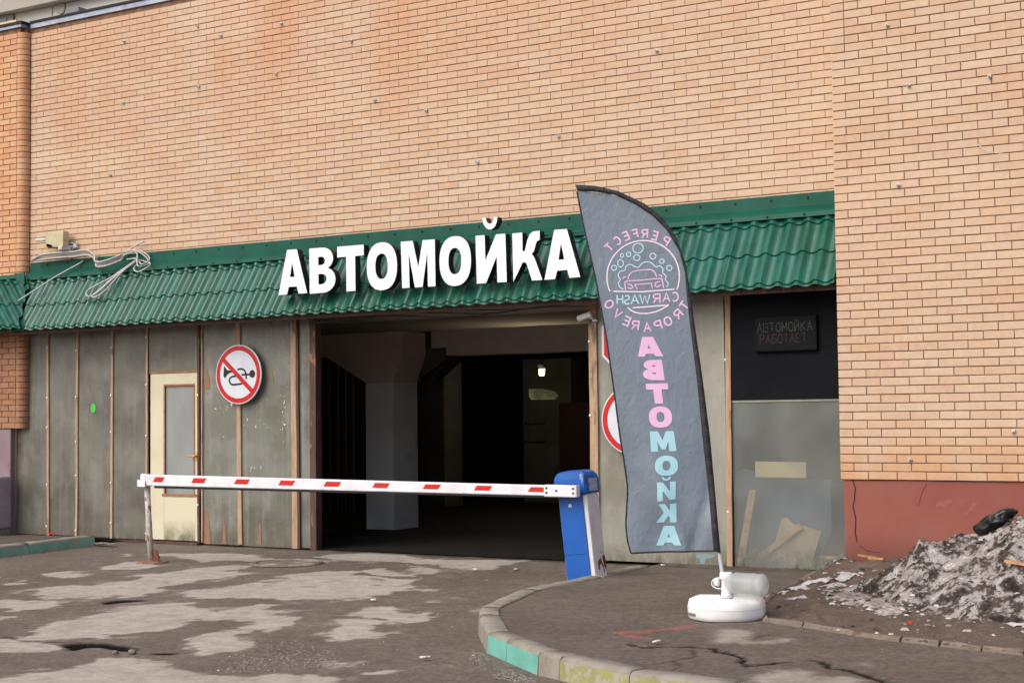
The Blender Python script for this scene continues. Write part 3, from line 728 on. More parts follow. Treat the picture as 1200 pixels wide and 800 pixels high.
def edging(label, pts, w, step, parentloc):
    t = thing('edging', label, 'edging', parentloc)
    inn = offset(pts, w)
    for i in range(len(pts) - 1):
        z0 = float(zi(pts[i][1])) + .05 + max(0, min(1, (pts[i][1] + 3) / 2.4)) * .13
        z1 = float(zi(pts[i + 1][1])) + .05 + max(0, min(1, (pts[i + 1][1] + 3) / 2.4)) * .13
        kerb_stone('edging_strip', pts[i], pts[i + 1], inn[i], inn[i + 1], z0 - .02, z1 - .02, EDGE_M, t, jit=.009, zb=-.03, gap=rng.uniform(.002, .008), top=EDGE_M)
edging('low broken concrete edging in front of the dirty snow and soil', edge_f, .055, 1, (-2.5, -4.6, .1))
edging('narrow concrete edging running from flag base to brick wing corner', edge_b, .05, 1, (-4.3, -1.7, .1))

SNOW = Mat('dirty_snow')
_d = SNOW.attr('dirt').outputs['Fac']
_n1 = SNOW.math('MULTIPLY', SNOW.math('SUBTRACT', SNOW.noise(5.5, 9, .70, dist=.6), .5), 4.0)
_n2 = SNOW.math('MULTIPLY', SNOW.math('SUBTRACT', SNOW.noise(34, 6, .75), .5), 1.3)
_e = SNOW.math('ADD', SNOW.math('ADD', _n1, _n2), SNOW.math('ADD', SNOW.math('MULTIPLY', _d, .28), .45))
_c = SNOW.mix(SNOW.ramp(SNOW.noise(5, 5, .6), .35, .7), lin(194, 189, 185), lin(160, 153, 148))
_c = SNOW.mix(SNOW.ramp(_e, .44, .66), _c, lin(88, 78, 71))
_c = SNOW.mix(SNOW.ramp(_e, .74, 1.0), _c, lin(46, 40, 37))
_c = SNOW.mix(SNOW.ramp(_e, .10, .02, (0, 0, 0, 1), (1, 1, 1, 1)) if False else SNOW.ramp(_e, .0, .16, (1, 1, 1, 1), (0, 0, 0, 1)), _c, lin(214, 212, 212))
_c = SNOW.mix(SNOW.ramp(SNOW.noise(75, 3, .7), .62, .68), _c, lin(50, 44, 40))
SNOW.bump(SNOW.noise(38, 8, .8), .8, .03)
SNOW = SNOW.out(_c, .8, spec=.3)
xs = np.arange(-4.25, 1.2, .0145); ys = np.arange(-4.6, -.52, .0145)
X, Y = np.meshgrid(xs, ys)
rx_ = [-4.3, -4.0, -3.77, -3.6, -3.49, -3.36, -3.27, -3.17, -3.0, -2.8, -2.7, -2.6, -2.46, -2.0, -1.2, -.3, .6, 1.4, 2.2]
rz_ = [.10, .13, .16, .21, .27, .33, .39, .49, .53, .51, .55, .63, .69, .78, .95, 1.0, .7, .3, .1]
ridge = np.interp(X, rx_, rz_)
toe = np.interp(X, [-4.2, -3.8, -3.5, -2.96, -2.5, -1.5, 1, 2.2], [-2.5, -2.6, -2.95, -3.65, -3.95, -4.15, -4.3, -4.3])
cy = -2.15
front = np.clip((Y - toe) / (cy - toe), 0, 1.0); back = np.clip((-.2 - Y) / (-.2 - cy), 0, 1)
prof = np.where(Y < cy, np.sin(front * math.pi / 2) ** 1.05, .35 + .65 * np.sin(back * math.pi / 2))
gz = zi(Y) + .02 + np.clip((Y + 3) / 2.4, 0, 1) * .13
Hs = gz - .05 + np.maximum(ridge - gz + .05, 0) * prof
amp = np.clip(Hs - gz + .06, 0, .3) / .3
Hs += ((1 - np.abs(fbm(X * 2.4, Y * 2.4, 4, 7) * 2 - 1)) - .75) * .15 * amp + (fbm(X * 6, Y * 6, 5, 19, .62) - .5) * .13 * amp + (np.abs(fbm(X * 17, Y * 17, 4, 23, .6) - .5)) * .11 * amp
dirt = np.clip((1 - np.abs(fbm(X * 1.9, Y * 1.9, 5, 71) * 2 - 1)) * 1.6 - 1.0, 0, 1) * .35 + (fbm(X * 5, Y * 5, 6, 73, .68) - .40) * 2.2 + (fbm(X * 18, Y * 18, 4, 79, .75) - .5) * 1.3
dirt += np.clip((gz + .10 - Hs) * 5, 0, .5)
xs_heap, ys_heap, H_heap = xs, ys, Hs
heap = gridmesh('snow_heap', xs, ys, Hs, Hs > gz - .03, {'dirt': dirt}, SNOW)
hx_, hy_ = xs, ys
heapz = lambda x, y: float(H_heap[int(np.clip(round((y - hy_[0]) / .0145), 0, len(hy_) - 1)), int(np.clip(round((x - hx_[0]) / .0145), 0, len(hx_) - 1))])
tag(heap, 'heap of dirty melting snow against the red plinth', 'snow heap')

CLEANSNOW = paint('thin_snow', lin(206, 205, 207), lin(168, 162, 158), .7, scale=9, stains=[(14, .6, .66, lin(110, 98, 90), ST1)], bump=.5, bscale=30)
def snow_patch(poly, seed, label):
    px_ = [p[0] for p in poly]; py_ = [p[1] for p in poly]
    xs = np.arange(min(px_) - .05, max(px_) + .06, .02); ys = np.arange(min(py_) - .05, max(py_) + .06, .02)
    X, Y = np.meshgrid(xs, ys)
    m_ = blur(inpoly(X + (fbm(X * 8, Y * 8, 4, seed) - .5) * .12, Y + (fbm(X * 8, Y * 8, 4, seed + 5) - .5) * .22, poly).astype(float), 1)
    base = zi(Y) + .02 + np.clip((Y + 3) / 2.4, 0, 1) * .13
    Z = soil_h(X, Y) - .006 + m_ * .018
    o = gridmesh('snow_patch', xs, ys, Z, (m_ > .3) & (fbm(X * 9, Y * 7, 4, seed + 2) < .62), None, CLEANSNOW)
    tag(o, label, 'snow patch')
gis = lambda: None
snow_patch([[-4.138,-3.15],[-4.145,-2.887],[-4.161,-2.606],[-4.099,-2.238],[-4.039,-1.957],[-4.026,-1.595],[-3.869,-1.683],[-3.79,-2.032],[-3.816,-2.229],[-3.792,-2.456],[-3.789,-2.686],[-3.831,-2.851],[-3.923,-2.518],[-4.077,-2.59],[-4.095,-2.886],[-4.094,-3.215]], 3, 'long white streak of old snow running from bottle to snow heap')
snow_patch([[-3.947,-3.146],[-3.89,-3.032],[-3.795,-3.127],[-3.778,-3.275],[-3.867,-3.297]], 13, 'small grey snow patch just in front of the long white streak')
snow_patch([[-2.306,-3.689],[-2.189,-3.797],[-2.163,-3.674],[-2.071,-3.739],[-2.012,-4.025],[-2.162,-4.099]], 23, 'bright snow patch at right edge in front of the heap')

# ------------------------------------------------------------------ brick walls
def in_frame(p, m=25):
    d = Vector(p) - CAMPOS; z = d.dot(cF)
    if z <= 0: return False
    u = 600 + d.dot(cR2) / z * FPX; v = 400 - d.dot(cU2) / z * FPX
    return -m < u < 1200 + m and -m < v < 800 + m
BD = .03; BH = .0672; CO = .0761; BLEN = .251; PITCH = .26
def brick_geo(L, H=BH, D=BD, c=.0025):
    h = H / 2; l = L / 2
    v = [(-l, D, -h), (l, D, -h), (l, D, h), (-l, D, h), (-l, c, -h), (l, c, -h), (l, c, h), (-l, c, h), (-l + c, 0, -h + c), (l - c, 0, -h + c), (l - c, 0, h - c), (-l + c, 0, h - c)]
    f = [(8, 9, 10, 11), (4, 5, 9, 8), (5, 6, 10, 9), (6, 7, 11, 10), (7, 4, 8, 11), (0, 1, 5, 4), (1, 2, 6, 5), (2, 3, 7, 6), (3, 0, 4, 7)]
    return v, f
_bcache = {}
def brick_mesh(L, mat):
    k = (round(L, 3), mat.name)
    if k not in _bcache:
        me = bpy.data.meshes.new('brick'); v, f = brick_geo(L); me.from_pydata(v, [], f); me.materials.append(mat); _bcache[k] = me
    return _bcache[k]
def lay_bricks(parent, spots, mat, limit=300):
    """spots: (xc, yfront, zc, L). The nearest visible ones are single bricks, the rest one stuff part"""
    sp = [(s, in_frame((s[0], s[1], s[2]), 0), (Vector(s[:3]) - CAMPOS).length) for s in spots]
    sp.sort(key=lambda t: (not t[1], t[2]))
    single = [t[0] for t in sp[:limit] if t[1]]; rest = [t[0] for t in sp if t[0] not in set(single)]
    for (x, y, z, L) in single:
        o = bpy.data.objects.new('brick', brick_mesh(L, mat)); COL.objects.link(o)
        o.location = (x, y + rng.uniform(-.0015, .0015), z + rng.uniform(-.0012, .0012)); o.rotation_euler = (0, rng.uniform(-.004, .004), rng.uniform(-.004, .004))
        adopt(o, parent)
    if rest:
        V = []; Fc = []; R = []
        for (x, y, z, L) in rest:
            v, f = brick_geo(L); o = len(V); dy = rng.uniform(-.0015, .0015); dz = rng.uniform(-.0012, .0012)
            V += [(a + x, b + y + dy, c + z + dz) for a, b, c in v]; Fc += [tuple(i + o for i in q) for q in f]; R += [rng.random()] * 9
        ob = mesh_obj('brickwork', V, Fc, mat)
        ob.data.attributes.new('rnd', 'FLOAT', 'FACE').data.foreach_set('value', R)
        ob['kind'] = 'stuff'; adopt(ob, parent)

# main wall above the awning
WALL_L, WALL_R, WALL_T = -15.56, -4.40, 6.735
main = thing('brick_wall', 'long buff brick wall above the green awning, stained orange towards its top left', 'brick wall', (-10, 0, 3.3))
box('mortar_backing', -15.62, -4.3, .007, .40, 3.3, WALL_T, MORTAR, main)
spots = []
k = -40
while True:
    zc = 6.055 + k * CO + CO / 2
    if zc + BH / 2 > WALL_T - .002: break
    if zc - BH / 2 > 3.36:
        off = -9.079 + (PITCH / 2 if k % 2 == 0 else 0)
        n0 = math.floor((WALL_L - off) / PITCH)
        i = n0
        while off + i * PITCH < WALL_R:
            a = max(off + i * PITCH + .0021, WALL_L + .005); b = min(off + (i + 1) * PITCH - .0021, WALL_R)
            if b - a > .03: spots.append(((a + b) / 2, 0.0, zc, round(b - a, 3)))
            i += 1
    k += 1
lay_bricks(main, spots, BRICK)
box('parapet_flashing', -15.55, -4.3, -.018, .05, WALL_T - .008, 6.79, GALV, main)
box('parapet_cap', -15.55, -4.3, -.035, .45, 6.793, 6.822, BITUMEN, main)

# right wing, half a metre proud
PX0, PYF, PTOP = -4.42, -.505, 6.735
wing = thing('brick_wall', 'projecting buff brick wing with dark red plinth at the right', 'brick wall', (-3, -.5, 0))
box('mortar_backing', PX0 + .012, 6.0, PYF + .007, .395, .905, PTOP, MORTAR, wing)
spots = []
k = -57
while True:
    zb = 5.238 + k * CO; zc = zb + CO / 2
    if zc + BH / 2 > PTOP: break
    half = (k % 2 == 0)
    topzone = zb > 4.72
    x = PX0; first = True
    while x < 1.6:
        L = .128 if (first and (half or topzone)) else PITCH
        if topzone and first is None and not half: L = PITCH
        e = .0034
        spots.append((x + L / 2, PYF, zc, round(L - 2 * e, 3))); x += L
        if topzone and first and not half:
            L2 = PITCH / 2 + .002; spots.append((x + L2 / 2, PYF, zc, round(L2 - 2 * e, 3))); x += L2
        first = False
    k += 1
lay_bricks(wing, spots, BRICK)
# return face of the wing (left side) in bricks
V = []; Fc = []; R = []
for k in range(-57, 20):
    zc = 5.238 + k * CO + CO / 2
    if zc + BH / 2 > PTOP: break
    for (ya, yb) in (((PYF + .035, PYF + .13), (PYF + .141, PYF + .39)) if k % 2 else ((PYF + .035, PYF + .26), (PYF + .271, PYF + .5))):
        v, f = brick_geo(yb - ya); o = len(V)
        V += [(PX0 + b, (ya + yb) / 2 - a, c + zc) for a, b, c in v]; Fc += [tuple(i + o for i in q) for q in f]; R += [rng.random()] * 9
o = mesh_obj('brickwork', V, Fc, BRICK); o.data.attributes.new('rnd', 'FLOAT', 'FACE').data.foreach_set('value', R); o['kind'] = 'stuff'; adopt(o, wing)
box('plinth', PX0 + .025, 6.0, PYF + .02, .39, -.05, .898, PLINTH, wing)
box('parapet_cap', PX0 - .02, 6.0, PYF - .03, .45, PTOP + .01, PTOP + .07, BITUMEN, wing)
# cracks in the plinth: thin dark fissure lines, a few millimetres proud of nothing but the paint
def crack(pts, w, parent, y):
    pts2 = []
    for a, b in zip(pts[:-1], pts[1:]):
        for t in (0, .33, .66): pts2.append((a[0] + (b[0] - a[0]) * t + rng.uniform(-.006, .006), a[1] + (b[1] - a[1]) * t))
    pts2.append(pts[-1])
    V = []; Fq = []
    for q in ribbon(pts2, w): o = len(V); V += [(p[0], y, p[1]) for p in q]; Fq.append((o, o + 1, o + 2, o + 3))
    adopt(mesh_obj('crack', V, Fq, HOLE), parent)
crack([[-4.314,0.903],[-4.29,0.823],[-4.313,0.662],[-4.287,0.548],[-4.299,0.433],[-4.285,0.342]], .010, wing, PYF + .0185)
crack([[-3.651,0.877],[-3.694,0.786],[-3.73,0.674]], .004, wing, PYF + .0185)
crack([[-4.257,0.308],[-4.188,0.265],[-4.072,0.258]], .004, wing, PYF + .0185)

# left pier with a rounded brick corner
pier = thing('brick_wall', 'orange brick pier with a rounded corner and lilac plinth at the far left', 'brick wall', (-16, 0, 0))
box('mortar_backing', -24, -15.64, -.108, .39, 1.42, 6.735, MORTAR, pier)
spots = []
CORN = []
k = 0
while True:
    zc = 1.46 + k * CO
    if zc + BH / 2 > 6.735: break
    x = -15.69
    first = True
    while x > -18.0:
        L = PITCH / 2 if (first and k % 2) else PITCH
        spots.append((x - L / 2, -.118, zc, round(L - .011, 3))); x -= L; first = False
    CORN.append(zc); k += 1
lay_bricks(pier, [q for q in spots if q[2] > 2.7], BRICK2, 190)
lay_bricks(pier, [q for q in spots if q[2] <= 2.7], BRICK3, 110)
cv, cf = [], []
prof = [(-15.684, .0)] + [(-15.684 + .0, -.118)] + arc(-15.655, -.028, .09, .09, 265, 360, 5) + [(-15.565, .0)]
n = len(prof)
for zz in (-BH / 2, BH / 2): cv += [(a + 15.6, b, zz) for a, b in prof]
cf = [(i, i + 1, i + 1 + n, i + n) for i in range(n - 1)] + [tuple(range(n))[::-1], tuple(range(n, 2 * n))]
cme = bpy.data.meshes.new('corner_brick'); cme.from_pydata(cv, [], cf); cme.materials.append(BRICK2)
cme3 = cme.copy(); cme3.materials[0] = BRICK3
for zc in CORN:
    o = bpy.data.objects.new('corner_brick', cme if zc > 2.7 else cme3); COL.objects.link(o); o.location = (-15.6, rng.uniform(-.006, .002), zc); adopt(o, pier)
box('mortar_backing', -15.64, -15.575, -.05, .39, 1.42, 6.735, MORTAR, pier)
box('plinth', -24, -15.80, -.10, .39, -.05, 1.415, LILAC, pier)
box('parapet_flashing', -24, -15.60, -.135, .05, 6.737, 6.775, GALV, pier)
box('parapet_cap', -24, -15.58, -.15, .45, 6.778, 6.812, BITUMEN, pier)

# anchors left in the brickwork
def bolt(parent, x, z, y, s=.015):
    bm = bmesh.new(); bbox(bm, -s, s, -.02, .0, -s, s, .004); tube(bm, [(0, -.018, 0), (0, -.05, -.004)], s * .5, 6)
    o = bm_obj('anchor_bolt', bm, ANCHOR); o.location = (x, y, z); o.rotation_euler = (0, rng.uniform(0, 1.5), 0); adopt(o, parent)
for x, z_ in [[-13.843,6.318],[-12.6,6.336],[-12.228,6.166],[-13.856,5.531],[-12.587,5.582],[-11.363,5.583],[-10.254,5.827],[-9.225,4.898],[-9.923,5.096],[-11.283,6.175],[-8.562,4.261],[-7.554,4.434],[-6.405,5.184],[-14.079,4.635]]: bolt(main, x, z_, 0)
for x, z_ in [[-3.711,4.406],[-3.005,4.393],[-3.825,3.521],[-3.779,1.086],[-2.888,1.329],[-3.89,4.97]]: bolt(wing, x, z_, PYF)
bm = bmesh.new(); tube(bm, smoothpath([(p[0], PYF - .02 - .03 * i, p[1]) for i, p in enumerate([[-3.121,3.811],[-3.071,3.768],[-3.014,3.733],[-2.929,3.702],[-2.858,3.68]])]), .0035, 6)
tag(bm_obj('loose_wire', bm, CABLE), 'short loose white wire sticking out of the right brick wing', 'wire')

# ------------------------------------------------------------------ green tiled awning
AX = -4.435; AZ_T, AZ_E, AY_T, AY_E = 3.38, 2.665, -.055, -.485
sl = Vector((0, AY_E - AY_T, AZ_E - AZ_T)); SLEN = sl.length; sdir = sl.normalized(); snor = Vector((0, sdir.z, -sdir.y)); 
if snor.y > 0: snor = -snor
WV = .1833
def tile_h(x, s):
    w = (.5 + .5 * math.cos(2 * math.pi * x / WV)) ** 1.5 * .036
    ph = ((s - .115) / .345) % 1.0
    return w + .016 * ph
def tile_sheet(nw, shear=0.0):
    bm = bmesh.new(); NX = nw * 10
    cuts = [-.02, 0.0, .1135, .115, .23, .4585, .46, .63, .8035, .805, SLEN]
    rows = []
    for s in cuts:
        ev = s + (0 if s not in (.1135, .4585, .8035) else 0)
        rows.append([])
        for i in range(NX + 1):
            x = i * WV / 10
            scall = .012 * (.5 + .5 * math.cos(2 * math.pi * x / WV)) if 0 < s < SLEN - .001 else 0
            h = tile_h(x, s - (1e-4 if s in (.1135, .4585, .8035) else 0))
            p = sdir * (s - scall) + snor * h
            rows[-1].append(bm.verts.new((x + shear * s / SLEN, p.y, p.z)))
    for a, b in zip(rows[:-1], rows[1:]):
        for i in range(NX):
            bm.faces.new((a[i], a[i + 1], b[i + 1], b[i]))
    return bm
awn = thing('tiled_awning', 'long green metal tile awning over the garage entrance', 'awning', (-10, 0, 2.66))
NW = 6; SW = NW * WV
shm = None
nsh = int(math.ceil((AX + 15.55) / SW)) 
for i in range(nsh):
    x = AX - (i + 1) * SW
    if shm is None:
        o = bm_obj('roof_sheet', tile_sheet(NW), GREEN); shm = o.data
        for p in shm.polygons: p.use_smooth = False
        md = None
    else:
        o = bpy.data.objects.new('roof_sheet', shm); COL.objects.link(o)
    o.location = (x - .002 * (i % 2), AY_T - .002 * (i % 3), AZ_T + .002 * (i % 2)); adopt(o, awn)
def flash(x0, x1, j):
    bm = bmesh.new()
    pr = [(-.004, 3.60), (-.022, 3.60), (-.030, 3.475), (-.125, 3.405), (-.135, 3.36), (-.131, 3.36), (-.12, 3.40), (-.02, 3.46)]
    a = [bm.verts.new((x0, y - j * .0015, z - j * .002)) for y, z in pr]; b = [bm.verts.new((x1, y - j * .0015, z - j * .002)) for y, z in pr]
    for i in range(len(pr)): bm.faces.new((a[i], a[(i + 1) % len(pr)], b[(i + 1) % len(pr)], b[i]))
    bm.faces.new(a[::-1]); bm.faces.new(b)
    adopt(bm_obj('ridge_flashing', bm, GREEN_TRIM), awn)
xx = [-4.43, -6.6, -8.6, -10.6, -12.0, -13.55, -15.48]
for i in range(len(xx) - 1): flash(xx[i + 1] - .04, xx[i], i % 2)
for i in range(30):
    x = -15.2 + i * .37
    for (y, z) in ((-.029, 3.555), (-.133, 3.385)): box('screw', x - .008, x + .008, y - .008, y, z - .008, z + .008, BITUMEN, awn)
box('eave_batten', -15.45, AX - .02, -.40, -.36, 2.63, 2.68, WOOD_D, awn)
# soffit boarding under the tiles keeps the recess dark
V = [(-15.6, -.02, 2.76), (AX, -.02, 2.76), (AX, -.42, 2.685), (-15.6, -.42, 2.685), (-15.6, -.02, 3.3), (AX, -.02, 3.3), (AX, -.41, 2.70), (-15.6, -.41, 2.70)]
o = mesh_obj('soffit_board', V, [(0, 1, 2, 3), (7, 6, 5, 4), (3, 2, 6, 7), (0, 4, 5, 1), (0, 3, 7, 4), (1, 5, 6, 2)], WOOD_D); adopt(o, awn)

lawn = thing('tiled_awning', 'short piece of green tile awning meeting the long one at the far left', 'awning', (-15.6, -.1, 2.66))
bm = tile_sheet(12, 1.0)
for v in bm.verts: v.co += Vector((-17.7, AY_T - .04, AZ_T + .03))
# cut along the valley
vt, vb = Vector((-15.44, -.06, 3.45)), Vector((-15.13, -.5, 2.67))
vd = (vb - vt); pn = Vector((-vd.z, 0, vd.x)).normalized()
bmesh.ops.bisect_plane(bm, geom=bm.verts[:] + bm.edges[:] + bm.faces[:], plane_co=vt, plane_no=pn, clear_outer=(pn.x > 0), clear_inner=(pn.x < 0))
o = bm_obj('roof_sheet', bm, GREEN); adopt(o, lawn)
bm = bmesh.new()
a = [bm.verts.new(p) for p in ((-18, -.14, 3.445), (-15.53, -.14, 3.445), (-15.53, -.16, 3.39), (-18, -.16, 3.39), (-18, -.12, 3.445), (-15.53, -.12, 3.445))]
bm.faces.new((a[0], a[1], a[2], a[3])); bm.faces.new((a[4], a[5], a[1], a[0]))
adopt(bm_obj('ridge_flashing', bm, GREEN_TRIM), lawn)
bm = bmesh.new()
a = [bm.verts.new(p) for p in ((-15.70, -.145, 3.46), (-15.50, -.145, 3.46), (-15.44, -.20, 3.30), (-15.50, -.215, 3.22))]
bm.faces.new(a); r = bmesh.ops.extrude_face_region(bm, geom=bm.faces[:])
for e in r['geom']:
    if isinstance(e, bmesh.types.BMVert): e.co += Vector((0, .012, -.006))
adopt(bm_obj('valley_strip', bm, GREEN_TRIM), lawn)

# ------------------------------------------------------------------ big letters
def bilin(bl, br, tl, tr):
    return lambda p: tuple((1 - p[1]) * ((1 - p[0]) * bl[i] + p[0] * br[i]) + p[1] * ((1 - p[0]) * tl[i] + p[0] * tr[i]) for i in (0, 1))
def ell(cx, cy, rx, ry, n=28, p=2.3):
    out = []
    for i in range(n):
        t = 2 * math.pi * i / n; c, s = math.cos(t), math.sin(t)
        out.append((cx + rx * math.copysign(abs(c) ** (2 / p), c), cy + ry * math.copysign(abs(s) ** (2 / p), s)))
    return out
GLYPH = {
 'А': [[(0, 0), (.31, 1), (.66, 1), (1, 0), (.70, 0), (.645, .165), (.365, .165), (.30, 0)], [(.41, .385), (.485, .72), (.57, .385)]],
 'В': [[(0, 0), (0, 1), (.52, 1)] + arc(.52, .755, .40, .245, 85, -62, 10) + [(.78, .52)] + arc(.52, .285, .48, .285, 55, -90, 12),
       [(.345, .80), (.345, .615), (.46, .615)] + arc(.46, .7075, .15, .0925, -90, 90, 8), [(.345, .42), (.345, .19), (.47, .19)] + arc(.47, .305, .19, .115, -90, 90, 8)],
 'Т': [[(0, 1), (1, 1), (1, .765), (.675, .765), (.675, 0), (.335, 0), (.335, .765), (0, .765)]],
 'О': [ell(.5, .5, .5, .5), ell(.49, .5, .205, .265)],
 'М': [[(0, 0), (0, 1), (.355, 1), (.5, .43), (.645, 1), (1, 1), (1, 0), (.775, 0), (.775, .74), (.615, 0), (.385, 0), (.225, .74), (.225, 0)]],
 'И': [[(0, 0), (0, 1), (.31, 1), (.31, .47), (.69, 1), (1, 1), (1, 0), (.69, 0), (.69, .54), (.31, 0)]],
 'К': [[(0, 0), (0, 1), (.355, 1), (.355, .61), (.44, .62), (.52, .82), (.62, .95), (.74, 1.0), (.97, 1.0), (.97, .82), (.86, .79), (.80, .68), (.75, .59), (.68, .545), (.77, .46), (1.04, 0), (.67, 0), (.48, .37), (.355, .39)]],
}
BREVE = [arc(.5, 1.36, .25, .25, 180, 360, 14) + arc(.5, 1.36, .13, .13, 360, 180, 14)]
YL = -.56
sign = thing('letter_sign', 'white block letters reading АВТОМОЙКА in front of the green awning', 'letter sign', (-9, YL, 2.8))
def W6(*a): return a
lets = [
 ('А', [[-10.881,2.899],[-10.47,2.901],[-10.878,3.402],[-10.479,3.401]]),
 ('В', [[-10.434,2.891],[-10.073,2.895],[-10.439,3.395],[-10.078,3.394]]),
 ('Т', [[-10.046,2.89],[-9.684,2.891],[-10.05,3.389],[-9.688,3.388]]),
 ('О', [[-9.648,2.878],[-9.245,2.878],[-9.648,3.398],[-9.248,3.396]]),
 ('М', [[-9.182,2.886],[-8.754,2.884],[-9.196,3.385],[-8.758,3.381]]),
 ('О', [[-8.701,2.872],[-8.309,2.874],[-8.702,3.398],[-8.306,3.394]]),
 ('Й', [[-8.239,2.882],[-7.877,2.88],[-8.25,3.381],[-7.888,3.377]]),
 ('К', [[-7.798,2.878],[-7.47,2.877],[-7.805,3.372],[-7.472,3.377]]),
 ('А', [[-7.433,2.876],[-7.023,2.881],[-7.443,3.375],[-7.025,3.37]]),
]
for ch, (bl, br, tl, tr) in lets:
    f = bilin(bl, br, tl, tr); V = []; Fc = []; S = []
    for gl in ([GLYPH['И'], BREVE] if ch == 'Й' else [GLYPH[ch]]):
        v, fc, s = solid(gl, lambda p: (f(p)[0], YL, f(p)[1]), lambda p: (f(p)[0], YL + .098, f(p)[1])); o = len(V)
        V += v; Fc += [tuple(i + o for i in q) for q in fc]; S += s
    ob = mesh_obj('letter', V, Fc, [WHITE_L, BLACK_L], midx=S); fixn(ob); adopt(ob, sign); ob['label'] = 'white letter ' + ch + ' with black sides'
for (pts) in ([[-10.85,3.349],[-6.978,3.337]], [[-10.852,2.98],[-6.984,2.977]]):
    (xa, za), (xb, zb) = pts
    bm = bmesh.new(); bbox(bm, xa, xb, YL + .10, YL + .12, min(za, zb) - .01, min(za, zb) + .012)
    adopt(bm_obj('mounting_rail', bm, GREEN_TRIM), sign)
for x in np.linspace(lets[0][1][0][0] + .1, lets[-1][1][1][0] - .1, 8): box('mounting_bracket', x - .01, x + .01, YL + .121, -.30, 2.93, 2.95, GREEN_TRIM, sign)

# ------------------------------------------------------------------ entrance partition of plastic sheets
part = thing('sheet_partition', 'weathered plastic sheet partition with pale wooden battens left of the garage opening', 'partition', (-13.5, 0, 0))
def sheet(name, x0, x1, z0, z1, m, parent, y=0.0, t=.012):
    o = box(name, x0, x1, y, y + t, z0, z1, m, parent); return o
def batten(x, z0, z1, parent, w=.035, m=WOOD, y=-.018, lean=0.0, scr=5):
    bm = bmesh.new(); n = 8; rows = []
    for k in range(n + 1):
        t = k / n; zz = z0 + (z1 - z0) * t; dx = lean * (t - .5) + rng.uniform(-.003, .003)
        rows.append([bm.verts.new((x + dx + a * w / 2, b, zz)) for a, b in ((-1, .0), (-1, y), (1, y), (1, .0))])
    for a, b in zip(rows[:-1], rows[1:]):
        for i in range(4): bm.faces.new((a[i], a[(i + 1) % 4], b[(i + 1) % 4], b[i]))
    bm.faces.new(rows[0]); bm.faces.new(rows[-1][::-1])
    o = bm_obj('batten', bm, m); adopt(o, parent)
    for k in range(scr):
        zz = z0 + (z1 - z0) * (k + .35 + rng.uniform(-.2, .2)) / scr
        b2 = bmesh.new(); lathe(b2, [(.0135, 0), (.0135, .004), (.008, .007)], 8)
        bmesh.ops.rotate(b2, verts=b2.verts, cent=(0, 0, 0), matrix=Matrix.Rotation(math.pi / 2, 3, 'X'))
        w_ = bm_obj('screw_washer', b2, SCREW); w_.location = (x - w / 2 + .006, y - .0005, zz)
        w_.parent = o; w_.matrix_parent_inverse = o.matrix_world.inverted() if False else Matrix.Translation(-Vector(parent.location) * 0) 
        w_.matrix_parent_inverse = Matrix.Identity(4)
TOPZ = 2.80
ed = [-15.81, -15.195, -14.663, -14.041, -13.425]
for a, b in zip(ed[:-1], ed[1:]): sheet('plastic_sheet', a + .004, b - .004, .035 + rng.uniform(0, .015), TOPZ, SHEET_L, part, rng.uniform(0, .004))
sheet('plastic_sheet', -13.415, -12.585, 2.115, TOPZ, SHEET_L, part)
for a, b in ((-12.53, -11.95), (-11.94, -11.12), (-11.09, -10.86)): sheet('plastic_sheet', a, b, .01 + rng.uniform(0, .012), TOPZ, SHEET_M, part, rng.uniform(0, .004))
for x in ed[:-1]: batten(x, .03, TOPZ, part, .036 if x > -15.5 else .045, lean=rng.uniform(-.03, .03))
batten(-13.44, .03, TOPZ, part, .03, lean=.01)
batten(-12.575, .03, TOPZ, part, .035, WOOD_D, -.03, 0, 2)
batten(-12.53, .03, TOPZ, part, .02, WOOD, -.02, 0, 0)
batten(-11.944, .03, TOPZ, part, .06, WOOD, -.022, -.03, 0)
batten(-11.10, .01, TOPZ, part, .075, WOOD, -.03, -.02, 0)
batten(-11.045, .01, TOPZ, part, .03, WOOD_D, -.028, -.02, 0)
box('jamb', -10.86, -10.775, -.035, .07, .0, TOPZ + .1, WOOD_D, part)
box('door_lintel', -13.40, -12.60, -.012, .02, 2.088, 2.113, RUSTFRAME, part)
box('sole_board', -15.8, -13.43, .014, .08, -.02, .06, WOOD_D, part)
bm = bmesh.new(); lathe(bm, [(.045, 0), (.045, .003)], 20)
bmesh.ops.rotate(bm, verts=bm.verts, cent=(0, 0, 0), matrix=Matrix.Rotation(math.pi / 2, 3, 'X') )
STAIN = paint('rust_stain', lin(150, 114, 90), lin(132, 108, 88), .8, scale=14)
def stain(cx_px, w):
    pass
for (x0_, x1_, z0_, z1_) in [[-12.526,-12.403,0.017,0.416],[-12.227,-12.16,0.026,0.34],[-11.671,-11.606,0.034,0.294],[-12.512,-12.403,1.875,2.123],[-11.477,-11.426,1.936,2.076]]:
    n = 9; L_ = []; R_ = []
    for k in range(n):
        t = k / (n - 1); w = (x1_ - x0_) * (.25 + .75 * (1 - t) ** .7) * rng.uniform(.75, 1.1); c = (x0_ + x1_) / 2 + rng.uniform(-.008, .008)
        L_.append((c - w / 2, z0_ + (z1_ - z0_) * t)); R_.append((c + w / 2, z0_ + (z1_ - z0_) * t))
    V, Fc, S = solid([L_ + R_[::-1]], lambda p: (p[0], -.0012, p[1])); adopt(mesh_obj('rust_stain', V, Fc, STAIN), part)
V = []; Fc = []
